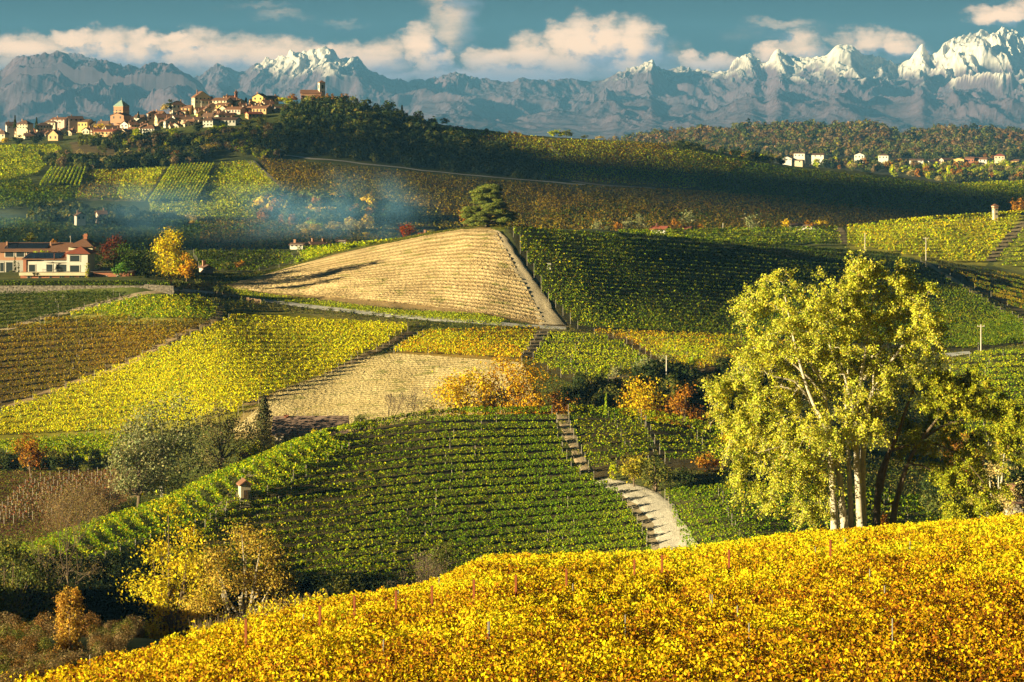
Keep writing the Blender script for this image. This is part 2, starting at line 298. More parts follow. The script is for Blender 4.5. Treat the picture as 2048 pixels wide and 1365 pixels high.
def ground_pd(px, d):
    px = np.clip(np.asarray(px, float), -4000, 4999); d = np.asarray(d, float); px, d = np.broadcast_arrays(px, d)
    out = np.zeros(px.shape)
    f = (px + 4000) / 2.0; c0 = np.clip(f.astype(int), 0, len(PXG) - 2); w = f - c0
    for (c, ww) in ((c0, 1 - w), (c0 + 1, w)):
        k = np.zeros(px.shape, int)
        for r in range(1, len(LINES) - 1): k += (d >= ND[r][c])
        d0 = ND[k, c]; d1 = ND[k + 1, c]; h = d1 - d0; t = np.clip((d - d0) / h, 0, 1)
        z = ((1 + 2 * t) * (1 - t) ** 2) * NZ[k, c] + t * (1 - t) ** 2 * h * NM[k, c] + t * t * (3 - 2 * t) * NZ[k + 1, c] + t * t * (t - 1) * h * NM[k + 1, c]
        out += z * ww
    X = (px - CX) / F * d
    return out + np.clip(d * .0008, 0, 1.5) * fbm(X / 22, d / 22, 3)
def ground(X, Yd): return ground_pd(np.asarray(X, float) / np.maximum(np.asarray(Yd, float), 1) * F + CX, Yd)
def unproj(px, py, dmin, dmax, nd=220):
    """the point of the ground that the sight line through (px, py) meets between the two distances"""
    px = np.atleast_1d(np.asarray(px, float)); py = np.atleast_1d(np.asarray(py, float))
    ds = np.geomspace(dmin, dmax, nd)
    g = HY - ground_pd(px[:, None], ds[None, :]) * F / ds[None, :]
    s = g - py[:, None]
    cr = (s[:, :-1] >= 0) & (s[:, 1:] < 0)
    has = cr.any(1); i = np.where(has, cr.argmax(1), 0); r = np.arange(len(px))
    t = s[r, i] / (s[r, i] - s[r, i + 1] + 1e-12)
    d = np.where(has, ds[i] + t * (ds[i + 1] - ds[i]), ds[np.abs(s).argmin(1)])
    return (px - CX) / F * d, d
def at(px, d):
    X = (px - CX) / F * d; return np.array([X, d, float(ground_pd(px, d))])
def poly_in(poly, x, y):
    poly = np.asarray(poly, float); inside = np.zeros(np.shape(x), bool); j = len(poly) - 1
    for i in range(len(poly)):
        xi, yi = poly[i]; xj, yj = poly[j]
        c = ((yi > y) != (yj > y)) & (x < (xj - xi) * (y - yi) / (yj - yi + 1e-12) + xi); inside ^= c; j = i
    return inside
# ------------------------------------------------------------------ vineyards and other plots: outlines as seen, ranges of distance, colours
YEL = [((.72, .62, .012), 3), ((.62, .62, .014), 3.4), ((.72, .50, .010), 1), ((.38, .46, .016), 2)]
GRN = [((.15, .265, .006), 4), ((.25, .35, .008), 3), ((.46, .48, .010), 1.8), ((.05, .105, .005), 2)]
DGR = [((.09, .15, .006), 4), ((.16, .215, .008), 2.5), ((.27, .25, .010), 1.0), ((.035, .06, .005), 2)]
ORA = [((.62, .36, .012), 4), ((.72, .50, .015), 3), ((.46, .22, .012), 1.5), ((.40, .36, .02), 1)]
BRN = [((.30, .18, .012), 3), ((.38, .27, .014), 3), ((.16, .15, .012), 3), ((.26, .12, .010), 1.2)]
YGR = [((.44, .50, .012), 4), ((.58, .56, .012), 3), ((.26, .37, .012), 3), ((.52, .40, .010), 1)]
def mixpal(a, b, t): return [(c, w * (1 - t)) for c, w in a] + [(c, w * t) for c, w in b]
G_SOIL, G_GRASS, G_PALE = (.13, .085, .045), (.10, .14, .02), (.26, .19, .09)
FIELDS = [  # gr: ground colour, darkened in the green plots as shade between rows
 dict(poly=[(478, 955), (520, 915), (565, 888), (610, 865), (650, 845), (700, 826), (780, 814), (900, 806), (1000, 804), (1108, 808), (1118, 860), (1145, 935), (1180, 952), (1245, 985), (1300, 1080), (1330, 1150), (1000, 1215), (560, 1240), (300, 1140), (470, 1000)],
      A=[(430, 872), (640, 842), (900, 815), (1130, 815)], B=[(300, 1215), (600, 1195), (1000, 1160), (1340, 1125)], n=21, dr=(250, 349), pal=GRN, pal_lit=(YGR, 480, 900), ls=.28, dens=84, H=1.45, gr=(.075, .058, .024),
      label='long row of green vines across the round middle hill', group='vine rows on the round middle hill'),
 dict(poly=[(1135, 804), (1270, 808), (1312, 905), (1240, 922), (1205, 958), (1185, 950), (1160, 900), (1138, 850)], A=[(1125, 812), (1200, 814), (1280, 822)], B=[(1150, 962), (1240, 952), (1330, 940)], n=9, dr=(298, 349), pal=mixpal(GRN, YGR, .35), ls=.31, dens=54, gr=(.09, .066, .028),
      label='short row of vines between the stepped path and the narrow gap on the middle hill', group='vine rows right of the stepped path'),
 dict(poly=[(1272, 806), (1335, 818), (1420, 846), (1465, 880), (1450, 935), (1335, 928), (1318, 900)], A=[(1265, 814), (1350, 826), (1480, 852)], B=[(1300, 945), (1400, 945), (1480, 945)], n=7, dr=(300, 349), pal=mixpal(GRN, YGR, .3), ls=.31, dens=46, gr=(.085, .064, .028),
      label='short row of vines above the bushes on the right shoulder of the middle hill', group='vine rows on the right shoulder of the middle hill'),
 dict(poly=[(1325, 988), (1400, 974), (1560, 968), (1720, 985), (1900, 1000), (1900, 1100), (1600, 1100), (1375, 1110)], A=[(1310, 985), (1500, 972), (1900, 990)], B=[(1360, 1110), (1600, 1085), (1900, 1080)], n=8, dr=(255, 312), pal=GRN, ls=.31, dens=54, gr=(.085, .07, .03),
      label='row of green vines in the plot beside the white track, under the big tree', group='vine rows beside the white track'),
 dict(poly=[(0, 822), (130, 772), (300, 707), (440, 645), (468, 614), (560, 617), (700, 632), (832, 647), (822, 662), (640, 757), (492, 812), (470, 832), (262, 868), (0, 873), (-160, 880), (-160, 870)], A=[(-160, 632), (300, 628), (840, 652)], B=[(-160, 890), (250, 872), (480, 836), (840, 790)], n=23, dr=(366, 488), pal=YEL, ls=.38, dens=42, H=1.7, gr=(.22, .20, .02),
      label='row of bright yellow vines in the wide sunlit field below the road', group='yellow vine rows in the wide sunlit field'),
 dict(poly=[(-160, 700), (0, 660), (128, 634), (270, 640), (432, 640), (282, 712), (120, 775), (0, 815), (-160, 870)], A=[(-160, 640), (440, 632)], B=[(-160, 860), (440, 760)], n=15, dr=(385, 480), pal=BRN, ls=.38, dens=42, H=1.7, gr=(.09, .065, .025),
      label='row of brownish autumn vines in the dark field on the left slope', group='brownish vine rows on the left slope'),
 dict(poly=[(135, 630), (230, 607), (310, 588), (385, 588), (438, 616), (432, 640), (300, 641)], A=[(120, 594), (440, 594)], B=[(120, 638), (440, 638)], n=7, dr=(420, 474), pal=mixpal(YEL, GRN, .35), ls=.38, dens=40, gr=(.24, .22, .05),
      label='row of yellow-green vines in the small plot under the stone wall', group='vine rows under the stone wall'),
 dict(poly=[(-160, 585), (0, 586), (210, 586), (250, 592), (110, 634), (0, 660), (-160, 700)], A=[(-160, 588), (250, 586)], B=[(-160, 690), (240, 650)], n=11, dr=(420, 484), pal=[((.045, .075, .006), 4), ((.08, .11, .008), 2.5), ((.2, .18, .01), .8)], ls=.34, dens=40, gr=(.13, .13, .03),  # leaf palette darkened to put this plot in shade
      label='row of dark green vines below the farm terrace', group='dark vine rows below the farm terrace'),
 dict(poly=[(-160, 884), (0, 880), (120, 874), (268, 868), (280, 925), (180, 925), (0, 905), (-160, 905)], A=[(-100, 860), (280, 1010)], B=[(-100, 720), (280, 870)], n=17, dr=(362, 402), pal=mixpal(YGR, GRN, .4), ls=.34, dens=40, gr=(.12, .15, .03),
      label='short slanting row of vines at the foot of the yellow field', group='slanting vine rows at the foot of the yellow field'),
 dict(poly=[(852, 663), (960, 655), (1086, 652), (1040, 722), (900, 712), (775, 707)], A=[(770, 668), (1090, 656)], B=[(770, 702), (1090, 722)], n=8, dr=(395, 462), pal=mixpal(YEL, ORA, .45), ls=.4, dens=42, gr=(.3, .2, .04),
      label='row of golden orange vines in the small plot left of the steep track', group='golden vine rows left of the steep track'),
 dict(poly=[(1102, 660), (1240, 682), (1290, 718), (1328, 742), (1168, 768), (1062, 725), (1072, 700)], A=[(1050, 664), (1340, 680)], B=[(1050, 765), (1340, 765)], n=9, dr=(385, 463), pal=mixpal(GRN, YGR, .6), ls=.36, dens=42, gr=(.11, .09, .03),
      label='row of green vines right of the steep track below the cedar hill', group='vine rows right of the steep track'),
 dict(poly=[(1150, 657), (1300, 664), (1500, 672), (1620, 690), (1560, 745), (1450, 735), (1345, 742), (1300, 712), (1250, 680)], A=[(1140, 660), (1620, 680)], B=[(1140, 726), (1620, 752)], n=10, dr=(390, 466), pal=mixpal(ORA, YGR, .55), ls=.36, dens=40, gr=(.2, .13, .05),
      label='row of rust and yellow vines along the foot of the cedar hill', group='rust coloured vine rows at the foot of the cedar hill'),
 dict(poly=[(1016, 451), (1150, 459), (1300, 472), (1640, 494), (1785, 503), (1850, 532), (1950, 588), (2060, 650), (2060, 700), (1800, 694), (1500, 672), (1300, 664), (1150, 655), (1085, 590), (1042, 510)],
      A=[(1000, 456), (1300, 473), (1640, 497), (1800, 508), (2060, 560)], B=[(1000, 648), (1300, 664), (1500, 674), (1800, 694), (2060, 705)], n=24, dr=(452, 664), pal=DGR, pal_lit=(mixpal(YGR, GRN, .4), 1050, 1420), ls=.42, dens=38, H=1.6, gr=(.06, .055, .02),
      label='long row of dark green vines on the right side of the cedar hill', group='vine rows on the cedar hill'),
 dict(poly=[(1795, 503), (1900, 518), (2070, 556), (2070, 640), (1870, 530)], A=[(1780, 505), (2070, 556)], B=[(1780, 560), (2070, 650)], n=9, dr=(500, 664), pal=mixpal(DGR, BRN, .4), ls=.38, dens=40, gr=(.10, .08, .04),
      label='row of dark vines beyond the path on the far right of the cedar hill', group='dark vine rows beyond the hill path'),
 dict(poly=[(1692, 452), (1800, 441), (1990, 427), (2052, 424), (2040, 440), (1972, 528), (1860, 520), (1790, 505), (1694, 492)], A=[(1680, 448), (1850, 436), (2060, 420)], B=[(1680, 520), (1850, 530), (2060, 535)], n=15, dr=(690, 766), pal=mixpal(YEL, YGR, .3), ls=.7, dens=16, gr=(.3, .27, .04),
      label='row of yellow vines on the slope below the small watchtower', group='yellow vine rows below the watchtower'),
 dict(poly=[(2060, 430), (2052, 450), (1985, 527), (2060, 545), (2200, 545), (2200, 430)], A=[(1980, 430), (2200, 425)], B=[(1980, 545), (2200, 548)], n=12, dr=(680, 766), pal=mixpal(GRN, YGR, .5), ls=.6, dens=16, gr=(.2, .2, .04),
      label='row of green vines beyond the diagonal track at the right edge', group='green vine rows beyond the diagonal track'),
 dict(poly=[(1230, 466), (1300, 461), (1440, 459), (1676, 452), (1686, 492), (1500, 490), (1300, 474)], A=[(1220, 464), (1690, 455)], B=[(1220, 500), (1690, 500)], n=9, dr=(645, 760), pal=mixpal(GRN, YGR, .35), ls=.6, dens=18, gr=(.16, .17, .04),
      label='row of vines in the strip of field behind the cedar hill', group='vine rows behind the cedar hill'),
 dict(poly=[(384, 502), (580, 501), (592, 525), (500, 545), (400, 540)], A=[(380, 503), (600, 503)], B=[(380, 543), (600, 543)], n=9, dr=(560, 631), pal=DGR, ls=.55, dens=18, gr=(.12, .12, .04),
      label='row of dark vines in the field behind the farm', group='vine rows behind the farm'),
 dict(poly=[(592, 499), (690, 489), (850, 471), (930, 460), (850, 500), (606, 530)], A=[(590, 499), (690, 490), (930, 466)], B=[(590, 530), (930, 520)], n=8, dr=(578, 640), pal=mixpal(GRN, YGR, .5), ls=.55, dens=18, gr=(.14, .14, .03),
      label='row of green vines in the wedge of field left of the cedar', group='vine rows left of the cedar'),
 dict(poly=[(1905, 722), (1960, 706), (2060, 696), (2200, 700), (2200, 890), (1890, 890), (1870, 800)], A=[(1860, 712), (2060, 700), (2200, 700)], B=[(1860, 890), (2200, 890)], n=15, dr=(375, 449), pal=mixpal(GRN, YGR, .45), ls=.36, dens=40, gr=(.085, .08, .02),
      label='row of green vines on the slope at the right edge, behind the big tree', group='vine rows at the right edge behind the big tree'),
 dict(poly=[(295, 406), (340, 332), (434, 328), (392, 404)], A=[(292, 410), (344, 328)], B=[(392, 408), (440, 324)], n=15, dr=(1000, 1300), pal=mixpal(YGR, GRN, .3), ls=1.0, dens=9, H=2.6, gr=(.12, .11, .05),
      label='far row of vines running up the plot of clear stripes below the village', group='striped far vine rows below the village'),
 dict(poly=[(72, 372), (96, 338), (172, 336), (160, 372)], A=[(66, 374), (94, 335)], B=[(162, 374), (176, 334)], n=11, dr=(1050, 1300), pal=mixpal(YGR, GRN, .5), ls=1.0, dens=9, H=2.6, gr=(.07, .08, .05),
      label='far row of vines in the small striped plot at the left of the valley', group='striped far vine rows at the left'),
]
# far plots, too fine for rows of their own: ground colour and a low cover of vines each
FAR = [
 ([(-100, 292), (0, 294), (110, 292), (125, 300), (75, 350), (0, 365), (-100, 370)], (1130, 1335), YGR, (.15, .17, .035)),
 ([(170, 345), (250, 342), (226, 402), (150, 400)], (1050, 1290), mixpal(YGR, BRN, .5), (.24, .20, .07)),
 ([(252, 342), (332, 336), (290, 404), (228, 402)], (1050, 1290), mixpal(YEL, YGR, .5), (.30, .24, .07)),
 ([(440, 328), (505, 325), (560, 380), (390, 402)], (1050, 1300), mixpal(YEL, YGR, .6), (.30, .26, .05)),
 ([(300, 408), (560, 382), (520, 440), (420, 440), (300, 425)], (985, 1130), YGR, (.16, .16, .05)),
 ([(-100, 372), (60, 360), (70, 376), (160, 374), (150, 404), (0, 420), (-100, 425)], (985, 1200), DGR, (.10, .11, .04)),
 ([(515, 318), (700, 335), (960, 360), (1100, 372), (1400, 385), (1100, 470), (800, 455), (640, 440), (560, 378)], (1000, 1290), BRN, (.10, .075, .045)),
 ([(900, 255), (1100, 280), (1330, 290), (1350, 300), (1500, 330), (1380, 380), (1100, 360), (960, 340)], (1180, 1475), mixpal(BRN, YGR, .4), (.10, .09, .035)),
 ([(1350, 298), (1560, 336), (1900, 372), (2048, 375), (2048, 430), (1700, 420), (1400, 385)], (1080, 1430), DGR, (.085, .085, .035)),
 ([(1920, 368), (2060, 363), (2060, 392), (1960, 385)], (1250, 1380), YGR, (.16, .18, .03)),
 ([(-200, 440), (400, 445), (400, 500), (-200, 500)], (760, 985), DGR, (.075, .085, .03)),
 ([(400, 440), (800, 450), (800, 500), (400, 500)], (760, 1000), mixpal(DGR, BRN, .5), (.085, .085, .04)),
 ([(1000, 440), (1330, 380), (2048, 430), (2048, 470), (1000, 480)], (930, 1180), mixpal(DGR, BRN, .6), (.09, .075, .04)),
]
ZONES = [  # plain ground covers
 ([(450, 572), (520, 588), (620, 598), (800, 622), (960, 628), (1010, 640), (1000, 652), (800, 634), (600, 608), (480, 592)], (440, 530), (.34, .40, .02)),       # grass bank above the road
 ([(400, 575), (470, 590), (560, 606), (840, 640), (840, 665), (560, 622), (440, 620), (380, 592)], (430, 490), (.22, .19, .06)),
 ([(335, 560), (450, 560), (450, 596), (390, 592), (335, 588)], (438, 520), (.20, .13, .07)),
 ([(930, 452), (1010, 450), (1010, 466), (920, 466)], (530, 549), (.22, .24, .03)),
 ([(-100, 935), (275, 925), (255, 1000), (120, 1080), (-100, 1090)], (300, 392), (.20, .085, .04)),       # bare trellis plot
 ([(140, 285), (230, 280), (240, 312), (150, 318)], (1200, 1340), (.17, .12, .05)),
 ([(1060, 560), (1160, 640), (1180, 668), (1080, 668)], (450, 520), (.26, .2, .1)),
 ([(470, 830), (560, 770), (640, 755), (780, 704), (1045, 722), (1060, 830), (640, 870), (470, 880)], (368, 462), (.40, .29, .10)),
 ([(450, 575), (700, 500), (975, 452), (1000, 470), (1100, 655), (960, 630), (700, 610), (520, 590)], (455, 549), (.40, .27, .12)),
 ([(1180, 955), (1245, 965), (1320, 985), (1385, 1120), (1310, 1120), (1290, 1060), (1240, 990)], (262, 312), (.34, .27, .17)),
 ([(0, 860), (120, 872), (280, 866), (480, 832), (480, 800), (260, 855)], (366, 400), (.14, .16, .03)),
]

# ------------------------------------------------------------------ terrain sheets (one fine grid; each cell belongs to one ground)
def build_terrain():
    pxs = np.concatenate([np.linspace(-4000, -900, 40, endpoint=False), np.linspace(-900, -120, 90, endpoint=False), np.arange(-120, 2170, 3.0), np.linspace(2172, 2900, 60, endpoint=False), np.linspace(2900, 4990, 30)])
    ds = np.concatenate([np.linspace(4, 40, 12, endpoint=False), np.linspace(40, 180, 100, endpoint=False), np.linspace(180, 700, 480, endpoint=False), np.linspace(700, 1600, 260, endpoint=False), np.linspace(1600, 3800, 90, endpoint=False), np.geomspace(3800, 15500, 30)])
    PX, D = np.meshgrid(pxs, ds); Z = ground_pd(PX, D); X = (PX - CX) / F * D
    PY = HY - Z * F / D
    n1 = fbm(X / 30, D / 30, 4)[..., None]; n2 = fbm(X / 6 + 50, D / 6, 3)[..., None]
    base = np.array([.10, .115, .028]) + n1 * np.array([.05, .03, .02]); far = np.array([.075, .075, .035])
    base = np.where((D > 1600)[..., None], far, base)
    c = base.copy()
    for (poly, dr, col) in ZONES:
        m = poly_in(poly, PX, PY) & (D > dr[0]) & (D < dr[1]); c[m] = col
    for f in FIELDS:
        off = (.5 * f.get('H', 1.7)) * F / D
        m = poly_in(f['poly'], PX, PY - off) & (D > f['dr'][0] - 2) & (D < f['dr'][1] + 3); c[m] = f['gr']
    for (poly, dr, pal, col) in FAR:
        m = poly_in(poly, PX, PY) & (D > dr[0]) & (D < dr[1]); c[m] = col
    c = np.clip(c * (1 + .35 * n2 + .25 * n1), .006, .8)
    rav_shade = ((D > 170) & (D < 268) & (PX < 1000))[..., None]; c = np.where(rav_shade, np.array([.05, .045, .02]) * (1 + .4 * n2), c)  # ravine ground painted darker to deepen its shade
    nr, nc = PX.shape; i = np.arange(nr - 1)[:, None] * nc + np.arange(nc - 1)[None, :]
    q = np.stack([i, i + 1, i + nc + 1, i + nc], -1).reshape(-1, 4)
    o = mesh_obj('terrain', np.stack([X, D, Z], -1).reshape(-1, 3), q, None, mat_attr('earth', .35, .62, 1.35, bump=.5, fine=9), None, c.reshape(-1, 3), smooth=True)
    tag(o, kind='structure')
build_terrain()

# ------------------------------------------------------------------ mountains
def build_mountains():
    pxs = np.arange(-420, 2470, 2.2); ds = np.concatenate([np.linspace(14500, 21500, 250, endpoint=False), np.linspace(21500, 24500, 150)])
    H = [(-420, 150), (-200, 120), (0, 140), (30, 118), (75, 108), (120, 103), (160, 112), (200, 125), (260, 130), (330, 150), (400, 150), (440, 128), (480, 142), (520, 122), (560, 114), (600, 98), (648, 88), (665, 100), (690, 116), (710, 112), (740, 140), (790, 156), (860, 154), (905, 148), (960, 152), (1020, 160), (1040, 152), (1100, 154), (1165, 162), (1200, 158), (1235, 138), (1270, 130), (1300, 118), (1330, 140), (1375, 132), (1410, 142), (1450, 142), (1475, 122), (1500, 110), (1530, 128), (1556, 100), (1580, 118), (1620, 122), (1650, 112), (1680, 90), (1700, 92), (1735, 116), (1790, 118), (1820, 112), (1846, 88), (1862, 100), (1880, 92), (1915, 70), (1965, 48), (1985, 58), (2010, 60), (2048, 76), (2150, 110), (2470, 130)]
    FR = [(-420, 150), (0, 145), (40, 116), (85, 110), (120, 104), (150, 122), (205, 126), (250, 138), (300, 134), (340, 127), (380, 150), (420, 190), (500, 215), (700, 240), (2470, 262)]
    PX, D = np.meshgrid(pxs, ds); X = (PX - CX) / F * D
    CR = 22600 + 500 * fbm(PX / 300., PX * 0 + 3.3, 2)
    hz = (HY - pchip([a for a, b in H], [b for a, b in H], PX)) / F * 22600
    s = (D - 14500) / (CR - 14500)
    xk, yk = X / 1000, D / 1000
    wx = xk + .8 * fbm(xk * .6, yk * .5, 4); wy = yk + .8 * fbm(xk * .55 + 40, yk * .6, 4)
    sp = ridged(wx * .60 + .18 * wy, wy * .42 - .12 * wx, 6, .54)
    big = ridged(wx * .26 - .15 * wy + 5, wy * .22 + 2, 4, .5)
    env = np.where(s < 1, np.clip(s, 0, 1) ** 1.15, 1 - np.clip((s - 1) * 4.0, 0, .9))
    near = np.clip(1 - np.abs(s - 1) / .10, 0, 1)
    k = np.clip(.12 + .58 * sp + .46 * big, 0, 1.02)
    k = k * (1 - near) + near * (1 - .05 * (1 - sp))
    Z = -200 + (hz + 200) * env * k
    # nearer, darker range at the left
    fz = (HY - pchip([a for a, b in FR], [b for a, b in FR], PX)) / F * 18600
    sf = (D - 18600) / 2600
    ef = np.clip(1 - np.abs(sf), 0, 1); ef = ef ** .8 * (.35 + .72 * sp); ef = np.where(np.abs(sf) < .12, np.maximum(ef, 1 - .9 * np.abs(sf)), ef)
    Z = np.maximum(Z, -200 + (fz + 200) * ef)
    rough = ridged(wx * 1.9 + .4 * yk, wy * 1.5, 6, .62)
    rel = np.clip((Z + 200) / 900, 0, 1.3)
    Z = Z + (rough - .45) * 95 * np.clip(rel, .12, 1) + 26 * fbm(xk * 14, yk * 10, 3) * rel + (ridged(wx * 5.5, wy * 5.0, 4, .6) - .4) * 55 * np.clip(rel, .15, 1)
    gz, gx = np.gradient(Z); slope = np.hypot(gx / (2.2 / F * D), gz / np.gradient(ds)[:, None])
    alt = Z * (22600 / D)
    sn = alt + 150 * fbm(xk * 2.2, yk * 2.2, 5, .62) * 1.2 + np.clip((PX - 1150) / 900, -.6, 1) * 130 - 90 * np.clip(slope - .7, 0, 2)
    sn = sn + 10 * np.clip((PX - 1150) / 120, 0, 1) - 170 * np.clip((470 - PX) / 120, 0, 1) + 140 * np.exp(-((PX - 620) / 130.) ** 2)
    sn = sn - 150 * np.clip(.5 - rough, 0, 1) * 1.2 - 120 * fbm(xk * 9, yk * 6, 4)
    f = np.clip((sn - 535) / 200, 0, 1)[..., None]; f = f * f * (3 - 2 * f)
    n = fbm(xk * 3, yk * 3, 4)[..., None]
    rock = np.array([.105, .066, .085]) * (1 + .5 * n); snow = np.array([.74, .66, .57])
    c = rock * (1 - f) + snow * f
    nr, nc = PX.shape; i = np.arange(nr - 1)[:, None] * nc + np.arange(nc - 1)[None, :]
    q = np.stack([i, i + 1, i + nc + 1, i + nc], -1).reshape(-1, 4)
    m = mat_attr('mountain_rock_and_snow', .007, .8, 1.2, rough=.85, fine=5)
    o = mesh_obj('mountains', np.stack([X, D, Z], -1).reshape(-1, 3) * .58, q, None, m, None, c.reshape(-1, 3), smooth=False)
    tag(o, kind='structure')
build_mountains()

# ------------------------------------------------------------------ roads, tracks, paths
ROADS = []
def strip(name, pts, wid, dr, col, lift=.12, step=3.0, rough=.18, mat=None, kind='structure', edge=.25):
    pts = np.asarray(pts, float); X, D = unproj(pts[:, 0], pts[:, 1], *dr)
    w = np.broadcast_to(np.asarray(wid, float), (len(pts),))
    seg = np.concatenate([[0], np.cumsum(np.hypot(np.diff(X), np.diff(D)))]); t = np.arange(0, seg[-1], step)
    x = np.interp(t, seg, X); d = np.interp(t, seg, D); ww = np.interp(t, seg, w)
    if len(t) > 8:
        k = np.ones(5) / 5; xs = np.convolve(np.pad(x, 2, mode='edge'), k, 'valid'); dd = np.convolve(np.pad(d, 2, mode='edge'), k, 'valid'); x, d = xs, dd
    tx, td = np.gradient(x), np.gradient(d); L = np.hypot(tx, td) + 1e-9; nx, nd = -td / L, tx / L
    m = 9; a = np.linspace(-.5, .5, m); wob = 1 + edge * fbm(t / 7, t * 0 + 3.1, 3)
    PX = x[:, None] + nx[:, None] * a * (ww * wob)[:, None]; PD = d[:, None] + nd[:, None] * a * (ww * wob)[:, None]
    Zs = ground(PX, PD) + lift - .10 * (np.abs(a) > .45) + rough * .4 * fbm(PX / 1.3, PD / 1.3, 3)
    c = np.array(col)[None, None, :] * (1 + .35 * fbm(PX / 2.5, PD / 2.5, 3) + .2 * fbm(PX / .8, PD / .8, 2))[..., None]
    n = len(t); i = np.arange(n - 1)[:, None] * m + np.arange(m - 1)[None, :]
    q = np.stack([i, i + 1, i + m + 1, i + m], -1).reshape(-1, 4)
    o = mesh_obj(name, np.stack([PX, PD, Zs], -1).reshape(-1, 3), q, None, mat or mat_attr('track_dirt', 1.2, .7, 1.25, bump=.6), None, np.clip(c, .01, .9).reshape(-1, 3), smooth=True)
    ROADS.append((x[::2], d[::2], np.max(w) * .6)); return tag(o, kind=kind)
SAND, DIRT, ASPH = (.66, .53, .34), (.30, .21, .11), (.58, .55, .50)
strip('road', [(330, 581), (390, 582), (440, 588), (520, 600), (600, 611), (700, 622), (800, 633), (900, 642), (1000, 649), (1090, 655), (1150, 659)], 3.6, (436, 516), ASPH, .16, edge=.05, rough=.05)
strip('hill_path', [(985, 462), (1005, 485), (1025, 520), (1045, 552), (1062, 582), (1082, 615), (1100, 645), (1112, 658)], [3, 3.6, 4, 4.6, 5.2, 5.6, 6, 7], (450, 552), SAND, .25, edge=.5, rough=.5)
strip('steep_path', [(1092, 660), (1082, 678), (1066, 700), (1050, 722)], 3.6, (400, 462), (.20, .15, .09), .2)
strip('stepped_path', [(1120, 818), (1130, 845), (1146, 885), (1164, 930), (1182, 958)], [2.0, 2.2, 2.2, 2.0, 1.8], (298, 347), (.42, .32, .2), .15, edge=.6, rough=.3)
strip('white_path', [(1180, 958), (1240, 970), (1290, 988), (1322, 1020), (1342, 1062), (1362, 1105), (1380, 1150)], [2.2, 3.6, 4.6, 4.6, 4.5, 5.2, 5.6], (258, 312), (.62, .56, .46), .2, edge=.5, rough=.4)
strip('field_track', [(0, 820), (130, 771), (300, 708), (430, 650), (446, 620), (425, 600)], 2.4, (385, 475), DIRT, .15)
strip('harvest_track', [(480, 818), (560, 786), (640, 758), (740, 708), (835, 660)], 2.6, (372, 458), DIRT, .15)
strip('terrace_track', [(-60, 684), (60, 640), (130, 626), (210, 604), (300, 589), (390, 588)], 2.2, (420, 484), (.40, .31, .2), .15, edge=.5)
strip('bank_track', [(1160, 772), (1240, 752), (1330, 745), (1450, 737)], 1.8, (384, 412), (.42, .34, .22), .15, edge=.5)
strip('dark_hill_path', [(1848, 524), (1900, 556), (1960, 592), (2060, 646)], 2.6, (490, 664), (.40, .32, .2), .2, edge=.4)
strip('diagonal_path', [(2056, 442), (2010, 486), (1972, 528)], 4.0, (660, 765), (.22, .17, .1), .2)
strip('strip_path', [(1676, 450), (1684, 470), (1692, 494)], 3.6, (645, 760), (.22, .17, .1), .2)
strip('village_road', [(440, 298), (530, 308), (620, 318), (700, 328), (830, 340), (950, 352), (1080, 364), (1200, 372)], 3.4, (1180, 1420), (.5, .45, .4), .5, 12, edge=.1)
strip('pale_track', [(500, 322), (530, 350), (562, 380)], 5.0, (1050, 1300), (.5, .42, .32), .5, 6)
strip('slope_track', [(1092, 280), (1106, 298), (1130, 322)], 3.6, (1180, 1460), (.4, .34, .26), .5, 10)
strip('hut_track', [(438, 1030), (462, 1002), (490, 968), (520, 935)], 2.6, (280, 320), (.36, .28, .18), .15, 2)
strip('stony_track', [(300, 1046), (262, 1068), (230, 1090), (170, 1130)], 2.4, (236, 285), (.36, .32, .26), .15, 2)
strip('roadside_path', [(1890, 712), (1915, 709), (1950, 705)], 4.5, (435, 450), (.5, .5, .5), .25)
strip('far_bank_path', [(1310, 378), (1200, 372), (1120, 360)], 3.0, (1150, 1300), (.3, .25, .2), .4, 10)

